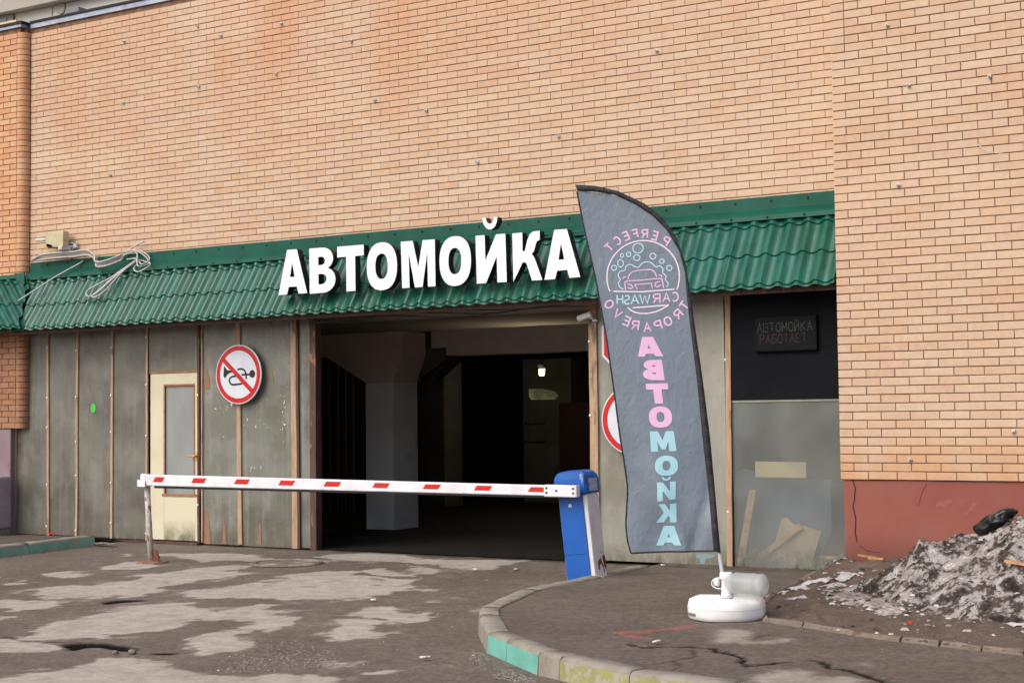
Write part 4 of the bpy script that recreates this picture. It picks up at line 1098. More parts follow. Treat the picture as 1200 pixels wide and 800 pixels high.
for (cx0, cy0, nn, sx_, sz_) in [[-12.198,1.655,7,0.06,0.03],[-11.279,1.633,14,0.05,0.14],[-11.46,1.415,8,0.25,0.02],[-11.759,1.478,8,0.1,0.06],[-12.198,1.297,3,0.03,0.03],[-11.669,0.944,10,0.12,0.02],[-11.693,1.719,6,0.2,0.02]]:
    for k in range(int(nn)):
        x, z = cx0 + rng.gauss(0, 1) * sx_, cz if False else cy0 + rng.gauss(0, 1) * sz_; w, h = rng.uniform(.002, .008) * (1 + 1.5 * (rng.random() > .85)), rng.uniform(.002, .012) * (1 + 2 * (rng.random() > .85)); o = len(V)
        if abs(x - -11.944) < .04 or x > -11.15: continue
        V += [(x - w, -.0014, z - h * .3), (x + w * .4, -.0014, z - h), (x + w, -.0014, z + h * .4), (x - w * .3, -.0014, z + h)]; Fc.append((o, o + 1, o + 2, o + 3))
o = mesh_obj('paint_flecks', V, Fc, SCREW); o['kind'] = 'stuff'; adopt(o, part)
stp = [[-14.38,1.673]][0]
for v in bm.verts: v.co = Vector((v.co.x + stp[0], v.co.y - .002, v.co.z * 1.35 + stp[1]))
tag(bm_obj('sticker', bm, STICKER), 'round green sticker on the brownish plastic sheet', 'sticker')

partr = thing('sheet_partition', 'grey plastic sheet partition right of the garage opening with black top board', 'partition', (-5.8, 0, 0))
sheet('plastic_sheet', -7.13, -5.735, .03, TOPZ, SHEET_R, partr)
batten(-7.175, .0, TOPZ, partr, .09, WOOD, -.03, .0, 4)
batten(-5.695, .0, TOPZ, partr, .055, WOOD, -.025, .03, 2)
box('black_board', -5.665, -4.43, -.012, .006, 1.638, TOPZ, BOARD, partr)
o = box('translucent_sheet', -5.665, -4.43, .002, .012, .03, 1.632, SEE, partr)
box('sheet_edge', -5.665, -4.43, -.004, .0015, 1.615, 1.634, SHEET_R, partr)

# concrete frame round the opening (hidden above the soffit) and the garage behind
gar = thing('garage_interior', 'dark garage hall behind the opening with whitewashed column and beams', 'garage', (-9, 6, 0))
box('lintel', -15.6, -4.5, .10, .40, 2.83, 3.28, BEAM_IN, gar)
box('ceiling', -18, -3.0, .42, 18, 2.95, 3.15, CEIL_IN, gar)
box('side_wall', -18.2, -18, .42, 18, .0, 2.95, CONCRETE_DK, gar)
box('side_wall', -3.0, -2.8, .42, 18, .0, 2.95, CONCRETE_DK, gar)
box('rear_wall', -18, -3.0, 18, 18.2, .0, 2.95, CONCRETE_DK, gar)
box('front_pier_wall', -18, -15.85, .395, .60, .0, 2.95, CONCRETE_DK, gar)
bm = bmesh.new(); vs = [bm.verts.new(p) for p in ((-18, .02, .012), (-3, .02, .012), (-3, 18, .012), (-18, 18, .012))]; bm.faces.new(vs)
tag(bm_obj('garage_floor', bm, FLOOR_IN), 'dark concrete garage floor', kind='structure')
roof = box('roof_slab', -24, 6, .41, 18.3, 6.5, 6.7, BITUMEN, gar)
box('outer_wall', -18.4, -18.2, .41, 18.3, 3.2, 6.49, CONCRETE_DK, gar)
# column with haunched capital: front at 2.77
cy0, cy1 = 2.77, 3.34
box('column', -12.13, -11.675, cy0, cy1, .012, 1.98, CONCRETE_IN, gar)
pl = [(-12.13, 1.982), (-11.675, 1.982), (-11.53, 2.36), (-11.53, 2.66), (-18, 2.66), (-18, 2.37), (-12.83, 2.37)]
V, Fc, S = solid([pl], lambda p: (p[0], cy0 + .003, p[1]), lambda p: (p[0], cy1 - .003, p[1]))
o = mesh_obj('haunched_beam', V, Fc, BEAM_IN); fixn(o); adopt(o, gar)
hb = [[-11.701,1.999],[-11.206,2.278],[-11.206,2.325]]
V, Fc, S = solid([[(-11.60, hb[0][1]), hb[0], hb[1], (hb[1][0], 2.45), (-11.60, 2.45)]], lambda p: (p[0], 3.35, p[1]), lambda p: (p[0], 3.75, p[1]))
o = mesh_obj('haunch', V, Fc, CONCRETE_DK); fixn(o); adopt(o, gar)
bz = [[-10.698,2.344],[-10.693,2.689]]
box('cross_beam', -11.45, -3.0, 3.36, 3.74, bz[0][1], bz[1][1], BEAM_IN, gar)
box('ceiling_rib', -18, -3.0, 1.6, 1.9, 2.72, 2.94, CEIL_IN, gar)
box('column', -14.28, -13.82, 7.25, 7.8, .012, 2.9, CONCRETE_DK, gar)
box('column', -17.2, -16.75, 7.25, 7.8, .012, 2.9, CONCRETE_DK, gar)
box('column', -7.6, -7.15, 11, 11.5, .012, 2.9, CONCRETE_DK, gar)
for i in range(5):
    bm = bmesh.new(); x = -15.2 + i * .16; tube(bm, [(x, 5.7, .012), (x, 5.7, 2.5)], .035, 8); adopt(bm_obj('pipe', bm, CONCRETE_DK), gar)
# far booth with lit window, lamp
bp = [[-13.327,2.04],[-12.574,2.025],[-13.296,1.8],[-12.594,1.789],[-13.324,1.024]]
booth = thing('booth', 'pale booth with dimly lit window deep inside the dark garage', 'booth', (bp[0][0], 9, 0))
box('wall', bp[0][0], bp[0][0] + .30 * 3.2, 9.02, 10.2, .012, 2.5, CONCRETE_DK, booth)
V = [(p[0], 9.0, p[1]) for p in [[-13.197,1.981],[-12.931,1.985],[-12.677,1.931],[-12.607,1.852],[-12.679,1.794],[-13.14,1.794],[-13.191,1.851]]]
n = len(V); V += [(a, 9.015, c) for a, b, c in V]
adopt(fixn(mesh_obj('window', V, [tuple(range(n)), tuple(range(n, 2 * n))[::-1]] + [(i, (i + 1) % n, (i + 1) % n + n, i + n) for i in range(n)], GLOWWIN)), booth)
for yy in (496, 517): 
    q = [[-13.319,1.397],[-12.854,1.394],[-13.323,1.084],[-12.859,1.083]]
    zz = q[0][1] if yy == 496 else q[2][1]
    box('ledge', q[0][0], q[1][0], 8.96, 9.018, zz - .012, zz + .012, CONCRETE_DK, booth)
sh = [[-12.595,1.73],[-12.012,1.722]]
tag(box('shutter', sh[0][0], sh[1][0] + .3, 9.0, 9.06, .012, sh[0][1], REDDK), 'dark red shutter beside the booth deep in the garage', 'shutter')
lp = [[-11.786,7.0,2.229],[-12.115,8.0,2.06]]
lampo = thing('ceiling_lamp', 'small lit bulkhead lamp hanging in the dark garage', 'lamp', tuple(lp[0]))
x, y, z = lp[0]
bm = bmesh.new(); lathe(bm, [(.03, -.085), (.042, -.07), (.05, .0), (.05, .03)], 14, (x, y, z)); adopt(bm_obj('glass', bm, LAMP, smooth=True), lampo)
bm = bmesh.new(); lathe(bm, [(.068, .052), (.068, .09), (.03, .10)], 14, (x, y, z)); tube(bm, [(x, y, z + .1), (x, y, 2.95)], .012, 6); adopt(bm_obj('fitting', bm, BITUMEN), lampo)
ll = bpy.data.lights.new('lamp_light', 'POINT'); ll.energy = 14; ll.color = (1, .85, .6); ll.shadow_soft_size = .06
lo_ = bpy.data.objects.new('lamp_light', ll); COL.objects.link(lo_); lo_.location = (x, y - .1, z - .12); adopt(lo_, lampo)

# things stored behind the translucent sheet
def plank(name, p0, p1, w, t, y, m, label, cat):
    a, b = Vector((p0[0], p0[1])), Vector((p1[0], p1[1])); d = (b - a).normalized(); nn = Vector((-d.y, d.x)) * w / 2
    q = [a + nn, a - nn, b - nn, b + nn]; V = [(v.x, y, v.y) for v in q] + [(v.x, y + t, v.y) for v in q]
    o = mesh_obj(name, V, [(0, 1, 2, 3), (7, 6, 5, 4), (0, 4, 5, 1), (1, 5, 6, 2), (2, 6, 7, 3), (3, 7, 4, 0)], m); fixn(o); tag(o, label, cat); return o
q = [[-5.48,0.767],[-5.622,0.055],[-5.513,0.053],[-4.999,0.434],[-5.456,0.966],[-4.942,0.962],[-5.139,0.508],[-5.096,0.403],[-4.639,0.143],[-4.813,0.144]]
plank('plank', q[0], q[1], .07, .03, .03, PINE, 'upright pine plank leaning behind the translucent sheet', 'plank')
plank('plank', q[2], q[3], .055, .03, .022, PINE, 'slanting pine plank crossing the cardboard behind the translucent sheet', 'plank')
plank('plank', q[4], q[5], .15, .03, .05, PALEYEL, 'pale yellow board lying high behind the translucent sheet', 'plank')
plank('plank', q[8], q[9], .03, .02, .03, PINE, 'short low pine strip at the wing corner behind the translucent sheet', 'plank')
cp = [[-5.203,0.497],[-5.15,0.51],[-5.084,0.446],[-4.98,0.432],[-4.807,0.383],[-4.89,0.138],[-4.915,0.039],[-5.319,0.022],[-5.549,0.012],[-5.394,0.119],[-5.268,0.281]]
V, Fc, S = solid([cp], lambda p: (p[0], .06, p[1]), lambda p: (p[0], .068, p[1])); o = mesh_obj('cardboard_sheet', V, Fc, CARD); fixn(o); tag(o, 'torn cardboard sheet standing behind the translucent sheet', 'cardboard')
tp = [[-5.709,0.917],[-5.645,0.969],[-5.275,0.863],[-4.764,0.869],[-4.76,0.387],[-4.9,0.098],[-5.711,0.008]]
V, Fc, S = solid([tp], lambda p: (p[0], .20 + .02 * math.sin(p[0] * 9), p[1]), lambda p: (p[0], .215 + .02 * math.sin(p[0] * 9), p[1])); o = mesh_obj('tarpaulin', V, Fc, TARP); fixn(o); tag(o, 'blue grey tarpaulin hung behind the translucent sheet', 'tarpaulin')

# ------------------------------------------------------------------ service door
door = thing('service_door', 'cream door with a tall frosted pane and brown beading', 'door', (-13, 0, .04))
dx0, dx1, dz0, dz1 = -13.392, -12.60, .045, 2.085
gx0, gx1, gz0, gz1 = [-13.167,-12.655] + [0.582,1.947]
for nm, a in (('stile', (dx0, gx0, dz0, dz1)), ('stile', (gx1, dx1, dz0, dz1)), ('rail', (gx0 + .0005, gx1 - .0005, gz1, dz1))):
    box(nm, a[0], a[1], .0, .04, a[2], a[3], CREAM, door, .004)
box('lower_panel', gx0 + .0005, gx1 - .0005, .003, .037, dz0, gz0, CREAM_LOW, door)
box('pane', gx0, gx1, .018, .024, gz0, gz1, FROST, door)
for a in ((gx0, gx0 + .02, gz0 + .025, gz1 - .02), (gx1 - .02, gx1, gz0 + .025, gz1 - .02), (gx0, gx1, gz1 - .02, gz1), (gx0 - .03, gx1 + .03, gz0 - .005, gz0 + .025)):
    box('bead', a[0], a[1], -.006, .017, a[2], a[3], RUSTFRAME, door)
hx, hz = [[-12.649,1.071]][0]
bm = bmesh.new(); tube(bm, smoothpath([(hx - .08, -.045, hz), (hx, -.05, hz), (hx + .03, -.045, hz), (hx + .035, 0, hz)]), .011, 8); bbox(bm, hx + .015, hx + .055, -.008, .0, hz - .06, hz + .05, .003)
adopt(bm_obj('handle', bm, paint('brass_handle', lin(206, 166, 106), rough=.35, metal=.3), smooth=False), door)
box('threshold', dx0 - .03, dx1 + .03, -.06, .05, -.02, .03, WOOD_D, door)

# ------------------------------------------------------------------ lilac metal box at far left
LBX = -15.743
lb = thing('metal_box', 'pale lilac metal box with rounded edge standing by the lilac plinth', 'box', (-16.2, -.3, 0))
bm = bmesh.new(); bbox(bm, -16.9, LBX, -.40, -.12, .12, .80, .03)
adopt(bm_obj('body', bm, LILAC_P, smooth=False), lb)
box('base_strip', -16.68, LBX - .02, -.38, -.13, .02, .118, STONE, lb)

# ------------------------------------------------------------------ road signs
def disc_parts(t, cx, cz, y, R, ring_in, n=48):
    bm = bmesh.new(); lathe(bm, [(R, 0), (R, .004), (R * .985, .012)], n)
    bmesh.ops.rotate(bm, verts=bm.verts, cent=(0, 0, 0), matrix=Matrix.Rotation(math.pi / 2, 3, 'X'))
    for v in bm.verts: v.co += Vector((cx, y, cz))
    adopt(bm_obj('plate', bm, SIGNWHITE), t)
    V = []; Fc = []
    for i in range(n):
        a = 2 * math.pi * i / n
        V += [(cx + R * .955 * math.cos(a), y - .0135, cz + R * .955 * math.sin(a)), (cx + R * ring_in * math.cos(a), y - .0135, cz + R * ring_in * math.sin(a))]
    for i in range(n):
        j = (i + 1) % n; Fc.append((2 * i, 2 * j, 2 * j + 1, 2 * i + 1))
    adopt(mesh_obj('red_ring', V, Fc, RED), t)
def flat(name, polys, mp, m, t):
    V = []; Fc = []
    for p in polys:
        v, f, s = solid([p], mp); o = len(V); V += v; Fc += [tuple(i + o for i in q) for q in f]
    o = mesh_obj(name, V, Fc, m); adopt(o, t); return o
SX, SZ, SR, SY = -11.89, 2.039, .355, -.075
ns = thing('road_sign', 'round red and white no horn road sign on the plastic sheets', 'road sign', (SX, SY, SZ))
disc_parts(ns, SX, SZ, SY, SR, .80)
U = lambda px, py: ((px - 395) / 205, (390 - py) / 287)
mpS = lambda yy: (lambda p: (SX + p[0] * SR, yy, SZ + p[1] * SR))
bell = [U(268, 300), U(280, 322), U(300, 345), U(338, 352), U(338, 366), U(305, 382), U(288, 402), U(276, 425), U(262, 400)]
bulb = [U(520 + 26 * math.cos(a), 388 + 37 * math.sin(a)) for a in np.linspace(0, 2 * math.pi, 20)[:-1]]
segs = []
for pl in ([(332, 359), (345, 359)], [(388, 342), (425, 338), (448, 350), (462, 380), (468, 436)], [(425, 393), (500, 393)], [(375, 404), (345, 408), (322, 425), (316, 450), (330, 478), (355, 487), (432, 478)]):
    segs.append([list(q) for q in ribbon([U(p.x, p.y) for p in smoothpath([(a, b, 0) for a, b in pl], 5)], .062)])
flat('horn_bell', [bell], mpS(SY - .014), SIGNBLACK, ns); flat('horn_bulb', [bulb], mpS(SY - .014), SIGNBLACK, ns)
for sg in segs: flat('horn_tube', sg, mpS(SY - .0141), SIGNBLACK, ns)
flat('red_bar', [list(q) for q in ribbon([U(258, 238), U(520, 555)], .155)], mpS(SY - .0155), RED, ns)
bm = bmesh.new(); bbox(bm, SX - .02, SX + .02, SY + .001, -.024, SZ - .2, SZ + .2); adopt(bm_obj('bracket', bm, ANCHOR), ns)
S2X, S2Z = -7.065 + .355, 1.456
ns2 = thing('road_sign', 'round white road sign with red rim half hidden behind the flag', 'road sign', (S2X, -.06, S2Z))
disc_parts(ns2, S2X, S2Z, -.06, .355, .80)
S3X, S3Z = -7.052 + .36, 2.259
ns3 = thing('road_sign', 'red octagonal stop sign with white border mostly hidden behind the flag', 'road sign', (S3X, -.06, S3Z))
octa = lambda r: [(S3X + r / math.cos(math.pi / 8) * math.cos(math.radians(22.5 + 45 * k)), S3Z + r / math.cos(math.pi / 8) * math.sin(math.radians(22.5 + 45 * k))) for k in range(8)]
V, Fc, S = solid([octa(.36)], lambda p: (p[0], -.06, p[1]), lambda p: (p[0], -.05, p[1])); adopt(fixn(mesh_obj('plate', V, Fc, SIGNWHITE)), ns3)
flat('red_face', [octa(.335)], lambda p: (p[0], -.0615, p[1]), RED, ns3)

# ------------------------------------------------------------------ thin stroke lettering
ST = {
 'P': [[(0, 0), (0, 1), (.55, 1), (.8, .9), (.85, .75), (.8, .58), (.55, .48), (0, .48)]],
 'E': [[(.8, 0), (0, 0), (0, 1), (.8, 1)], [(0, .52), (.68, .52)]],
 'R': [[(0, 0), (0, 1), (.55, 1), (.8, .9), (.85, .75), (.8, .6), (.55, .5), (0, .5)], [(.45, .5), (.85, 0)]],
 'F': [[(0, 0), (0, 1), (.8, 1)], [(0, .52), (.66, .52)]],
 'C': [arc(.45, .5, .43, .5, 45, 315, 12)],
 'T': [[(0, 1), (.9, 1)], [(.45, 1), (.45, 0)]],
 'A': [[(0, 0), (.45, 1), (.9, 0)], [(.17, .36), (.73, .36)]],
 'W': [[(0, 1), (.25, 0), (.5, .9), (.75, 0), (1, 1)]],
 'S': [arc(.42, .75, .36, .25, 30, 270, 8) + arc(.42, .25, .38, .25, 90, -150, 8)],
 'H': [[(0, 0), (0, 1)], [(.8, 0), (.8, 1)], [(0, .52), (.8, .52)]],
 'O': [arc(.47, .5, .47, .5, 0, 360, 16)],
 'V': [[(0, 1), (.42, 0), (.84, 1)]],
 'В': [[(0, .5), (.5, .5), (.78, .6), (.78, .9), (.5, 1), (0, 1), (0, 0), (.55, 0), (.85, .1), (.85, .4), (.5, .5)]],
 'И': [[(0, 1), (0, 0), (.8, 1), (.8, 0)]],
 'Й': [[(0, 1), (0, 0), (.8, 1), (.8, 0)], [(.2, 1.25), (.4, 1.13), (.6, 1.25)]],
 'К': [[(0, 0), (0, 1)], [(.8, 1), (0, .45)], [(.25, .6), (.85, 0)]],
 'Б': [[(.8, 1), (0, 1), (0, 0), (.55, 0), (.85, .12), (.85, .42), (.5, .55), (0, .55)]],
 'М': [[(0, 0), (0, 1), (.45, .35), (.9, 1), (.9, 0)]],
}
for a, b in (('Р', 'P'), ('А', 'A'), ('Т', 'T'), ('О', 'O'), ('Е', 'E')): ST[a] = ST[b]

# word on the half hidden octagon
V = []; Fc = []
for i_, ch in enumerate('STOP'):
    V = []; Fc = []
    for pl in ST[ch]:
        for q in ribbon([(S3X - .285 + i_ * .148 + p[0] * .115, S3Z - .10 + p[1] * .20) for p in pl], .030):
            o = len(V); V += [(p[0], -.0628, p[1]) for p in q]; Fc.append((o, o + 1, o + 2, o + 3))
    adopt(mesh_obj('letter', V, Fc, SIGNWHITE), ns3)
# led panel (switched off)
LX0, LX1, LZ0, LZ1 = [-5.397,-4.768] + [2.095,2.43]
led = thing('led_panel', 'dark switched off LED panel reading АВТОМОЙКА РАБОТАЕТ on the black board', 'led sign', ((LX0 + LX1) / 2, -.05, LZ0))
box('case', LX0, LX1, -.06, -.014, LZ0, LZ1, LEDBOX, led, .012)
def dots(txt, x0, x1, z0, z1, m, step):
    n = len(txt); cw = (x1 - x0) / n
    for i, ch in enumerate(txt):
        V = []; Fc = []
        for pl in ST[ch]:
            for a, b in zip(pl[:-1], pl[1:]):
                p = Vector((x0 + (i + .08 + a[0] * .8) * cw, z0 + a[1] * (z1 - z0))); q = Vector((x0 + (i + .08 + b[0] * .8) * cw, z0 + b[1] * (z1 - z0)))
                k = max(1, int((q - p).length / step))
                for j in range(k):
                    c = p.lerp(q, j / k); r = .0042; o = len(V)
                    V += [(c.x - r, -.0618, c.y - r), (c.x + r, -.0618, c.y - r), (c.x + r, -.0618, c.y + r), (c.x - r, -.0618, c.y + r)]; Fc.append((o, o + 1, o + 2, o + 3))
        o = mesh_obj('led_letter', V, Fc, m); o['kind'] = 'stuff'; adopt(o, led)
Lw, Lh = LX1 - LX0, LZ1 - LZ0
dots('АВТОМОЙКА', LX0 + .05 * Lw, LX0 + .95 * Lw, LZ0 + .57 * Lh, LZ0 + .82 * Lh, LEDGREEN, .013)
dots('РАБОТАЕТ', LX0 + .09 * Lw, LX0 + .86 * Lw, LZ0 + .25 * Lh, LZ0 + .49 * Lh, LEDRED, .012)

# ------------------------------------------------------------------ barrier
bar = thing('barrier_gate', 'closed barrier with blue and white drive cabinet and striped boom', 'barrier', (-6.3, -1.75, 0))
LEAN = Matrix.Translation((-6.30, -1.75, .0)) @ Matrix.Rotation(math.radians(-6.2), 4, 'Y') @ Matrix.Rotation(math.radians(-3), 4, 'Z')
def lean_obj(name, bm, m, smooth=False):
    o = bm_obj(name, bm, m, smooth=smooth); o.data.transform(LEAN); adopt(o, bar); return o
bm = bmesh.new(); bbox(bm, -.175, .125, -.15, .06, -.06, .805, .016); body = lean_obj('cabinet', bm, CABWHITE)
bm = bmesh.new(); bbox(bm, -.160, .085, -.166, -.1505, -.05, .80, .004); lean_obj('front_panel', bm, BLUE)
bm = bmesh.new()
# hood with rounded shoulders
pr = [(-.19, .807), (-.19, .955), (-.172, .995), (-.13, 1.018), (.0, 1.026), (.08, 1.018), (.118, .995), (.137, .955), (.137, .807)]
fr = [bm.verts.new((a, -.178 if b < .98 else -.165, b)) for a, b in pr]; bk = [bm.verts.new((a, .075 if b < .98 else .06, b)) for a, b in pr]
for i in range(len(pr)): bm.faces.new((fr[i], fr[(i + 1) % len(pr)], bk[(i + 1) % len(pr)], bk[i]))
bm.faces.new(fr[::-1]); bm.faces.new(bk)
bmesh.ops.bevel(bm, geom=[e for e in bm.edges], offset=.010, segments=2, affect='EDGES')
lean_obj('hood', bm, BLUE)
bm = bmesh.new(); bbox(bm, .1375, .1395, -.11, .03, .83, .94); lean_obj('label_plate', bm, LABELGREY)
bm = bmesh.new(); bbox(bm, -.06, -.03, -.170, -.1665, .70, .73, .001); lean_obj('lock', bm, ANCHOR)
bm = bmesh.new(); bbox(bm, -.158, .083, -.1672, -.1662, .28, .284); lean_obj('panel_seam', bm, RUBBER)
V = []
for i, (a, b) in enumerate([(.10, .0), (.14, .03), (.17, .02), (.19, -.02), (.205, -.03)]): pass
V, Fc, S = solid([[(-.05, .20), (.0, .235), (.02, .20), (.045, .15), (.05, .10), (.035, .09), (.03, .14), (.0, .18), (-.02, .17), (-.03, .12), (-.055, .14)]], lambda p: (.1256, p[0] - .03, p[1]))
o = mesh_obj('rust_patch', V, Fc, RUST); o.data.transform(LEAN); adopt(o, bar)
V, Fc, S = solid([[(.09, .24), (.13, .26), (.15, .20), (.14, .12), (.11, .15)]], lambda p: (.1257, p[0] - .09, p[1]))
o = mesh_obj('rust_patch', V, Fc, RUST); o.data.transform(LEAN); adopt(o, bar)
AYF, AYB = -2.035, -1.985
ALz = (0.938, 0.821); ARz = (0.886, 0.795)
AXL, AXR = -11.48, -6.299
def armz(x, top):
    t = (x - AXL) / (AXR - AXL); i = 0 if top else 1
    return ALz[i] + (ARz[i] - ALz[i]) * t
def armbox(name, x0, x1, ya, yb, ft, fb, m, bev=.006):
    bm = bmesh.new(); vs = []
    for x in (x0, x1):
        zt, zb = armz(x, 1), armz(x, 0); h = zt - zb
        vs.append([bm.verts.new((x, y, zb + f * h)) for y, f in ((ya, fb), (yb, fb), (yb, ft), (ya, ft))])
    a, b = vs
    for i in range(4): bm.faces.new((a[i], a[(i + 1) % 4], b[(i + 1) % 4], b[i]))
    bm.faces.new(a[::-1]); bm.faces.new(b)
    if bev: bmesh.ops.bevel(bm, geom=list(bm.edges), offset=bev, segments=2, affect='EDGES')
    o = bm_obj(name, bm, m); adopt(o, bar); return o
armbox('boom', AXL, AXR - .30, AYF, AYB, 1, 0, ARMWHITE)
armbox('boom_bracket', AXR - .33, AXR, AYF - .008, AYB + .02, 1.05, -.08, ARMWHITE, .006)
armbox('rubber_strip', AXL + .12, AXR - .2, AYF + .012, AYB - .012, .02, -.22, RUBBER, .004)
armbox('end_cap', AXL - .07, AXL + .02, AYF - .006, AYB + .03, 1.06, -.02, ARMWHITE, .012)
for (xa, xb) in [[-11.364,-11.194],[-10.824,-10.614],[-10.246,-10.033],[-9.668,-9.452],[-9.102,-8.883],[-8.517,-8.307],[-7.936,-7.725],[-7.369,-7.167],[-6.799,-6.579]]:
    sl_ = .035
    p = [(xa, .34), (xb - sl_, .34), (xb, .80), (xa + sl_, .80)]
    V = [(x, AYF - .0012, armz(x, 0) + f * (armz(x, 1) - armz(x, 0))) for x, f in p]
    adopt(mesh_obj('red_stripe', V, [(0, 1, 2, 3)], ARMRED), bar)
for (dx, f) in ((-.30, .3), (-.30, .75), (-.03, .3), (-.03, .75), (-.20, .52)):
    x = AXR + dx; zc = armz(x, 0) + f * (armz(x, 1) - armz(x, 0)); bm = bmesh.new(); lathe(bm, [(.010, 0), (.010, .004), (.005, .007)], 8)
    bmesh.ops.rotate(bm, verts=bm.verts, cent=(0, 0, 0), matrix=Matrix.Rotation(math.pi / 2, 3, 'X'))
    for v in bm.verts: v.co += Vector((x, AYF - .008, zc))
    adopt(bm_obj('bolt', bm, BITUMEN), bar)
bm = bmesh.new(); tube(bm, [(AXR - .16, AYB + .02, armz(AXR - .16, 0) + .045), (AXR - .16, -1.90, armz(AXR - .16, 0) + .045)], .035, 12); adopt(bm_obj('shaft', bm, RUBBER), bar)

PXB, PYB = [-11.506,-1.915]
rest = thing('boom_rest_post', 'chipped white rusty post holding up the free end of the boom', 'post', (PXB, PYB, 0))
ptz = armz(PXB, 0)
bm = bmesh.new(); tube(bm, [(PXB + .0, PYB, .015), (PXB - .01, PYB - .02, ptz * .5), (PXB - .02, PYB - .04, ptz - .012)], .031, 14); adopt(bm_obj('pipe', bm, RUSTY_WHITE, smooth=True), rest)
bm = bmesh.new(); lathe(bm, [(.17, .0), (.165, .014), (.15, .018)], 9, (PXB + .02, PYB, .0)); adopt(bm_obj('base_plate', bm, paint('rusty_plate', lin(150, 116, 92), lin(120, 88, 66), .85, scale=9)), rest)
bm = bmesh.new(); bbox(bm, PXB - .06, PXB + .04, AYF - .014, AYB + .04, ptz - .014, ptz + .004, .003); bbox(bm, PXB - .065, PXB + .045, AYF - .02, AYF - .0145, ptz - .012, ptz + .06, .002); adopt(bm_obj('cradle', bm, ARMWHITE), rest)
V, Fc, S = solid([[(.03, .02), (.11, .02), (.12, .07), (.08, .13), (.03, .15)]], lambda p: (PXB + p[0], PYB - .006, p[1]), lambda p: (PXB + p[0], PYB + .006, p[1]))
adopt(fixn(mesh_obj('gusset', V, Fc, RUST)), rest)
mh = thing('manhole_cover', 'dusty round manhole cover in the asphalt before the opening', 'manhole', (MH[0], MH[1], 0))
bm = bmesh.new(); lathe(bm, [(.30, .0), (.30, .012), (.10, .016), (.09, .012)], 36, (MH[0], MH[1], 0.002)); adopt(bm_obj('lid', bm, IRON), mh)
bm = bmesh.new()
ri = []
for r, z in ((.315, -.01), (.315, .014), (.37, .014), (.385, .0)):
    ri.append([bm.verts.new((MH[0] + r * math.cos(k * math.pi / 18), MH[1] + r * math.sin(k * math.pi / 18), z + .004)) for k in range(36)])
for a, b in zip(ri[:-1], ri[1:]):
    for k in range(36): bm.faces.new((a[k], a[(k + 1) % 36], b[(k + 1) % 36], b[k]))
adopt(bm_obj('frame', bm, IRON), mh)

# ------------------------------------------------------------------ feather flag
FB = Vector((-3.95, -4.15, .12)); FUx = Vector((.925, .38, 0)).normalized(); FN = Vector((.38, -.925, 0)).normalized()
def sleeve_u(v, tab):   # u of an edge at height v
    return float(np.interp(v, [t[1] for t in tab], [t[0] for t in tab]))
e_left = [[-0.696,0.441],[-0.717,0.523],[-0.729,0.631],[-0.711,0.883],[-0.73,1.057],[-0.754,1.215],[-0.794,1.567],[-0.841,1.935],[-0.912,2.344],[-0.992,2.713],[-1.032,2.941]]
e_in = [[-0.135,0.458],[-0.162,0.858],[-0.194,1.192],[-0.231,1.65],[-0.27,1.998],[-0.287,2.189],[-0.298,2.357],[-0.337,2.511],[-0.418,2.654],[-0.514,2.755],[-0.638,2.843],[-0.777,2.911],[-0.918,2.937],[-1.031,2.944]]
e_out = [[-0.089,0.446],[-0.115,0.804],[-0.145,1.215],[-0.19,1.628],[-0.23,1.939],[-0.26,2.188],[-0.29,2.412],[-0.35,2.596],[-0.444,2.739],[-0.568,2.841],[-0.749,2.935],[-0.903,2.976],[-1.049,2.99]]
def fold(u, v):
    a = .012 * math.sin(u * 5 + v * 3.1) + .010 * math.sin(u * 13 - v * 6 + 1.2) * max(0, 1.3 - v) + .016 * math.sin((u + .4) * 8 + v * 9) * max(0, min(1, (1.2 - v)))
    a += .03 * max(0, .9 - v) * math.sin(v * 7 + 1) * max(0, -(u + .25)) * 2
    a *= 1.5
    a += .035 * math.exp(-((u + .55 - .35 * (1.1 - v)) / .06) ** 2) * max(0, min(1, 1.5 - v)) - .03 * math.exp(-((u + .30 - .30 * (v - .4)) / .05) ** 2) * max(0, min(1, (1.3 - v)))
    return a
def F3(u, v, o=0.0): return FB + FUx * u + Vector((0, 0, v)) + FN * (fold(u, v) + o)
flag = thing('feather_flag', 'grey blue feather flag with pink and blue mirrored car wash lettering', 'flag', tuple(FB))
# banner: inside outline, gridded so it can fold
poly = e_left[::-1][:-1] if False else ([p for p in e_left] + [p for p in e_in[::-1]])
poly = [p for p in poly]
us = np.arange(-1.1, .1, .02); vs_ = np.arange(.40, 3.06, .02)
bm = bmesh.new()
# rows between left edge and sleeve
vL = sorted(e_left, key=lambda t: t[1]); vI = sorted(e_in, key=lambda t: t[1])
rows = []; NROW = 110; NCOL = 36
vtop = min(vL[-1][1], vI[-1][1]); vbot = max(vL[0][1], vI[0][1])
for i in range(NROW + 1):
    t = i / NROW; r = []
    vl = vL[0][1] + (vtop - vL[0][1]) * t; vr = vI[0][1] + (vtop - vI[0][1]) * t
    for j in range(NCOL + 1):
        s = j / NCOL; v = vl * (1 - s) + vr * s
        ul, ur = sleeve_u(v, vL), sleeve_u(v, vI)
        ur = max(ur, ul + .002)
        r.append(bm.verts.new(F3(ul + (ur - ul) * s, v)))
    rows.append(r)
for a, b in zip(rows[:-1], rows[1:]):
    for j in range(NCOL): bm.faces.new((a[j], a[j + 1], b[j + 1], b[j]))
o = bm_obj('banner', bm, FABRIC, smooth=True); adopt(o, flag)
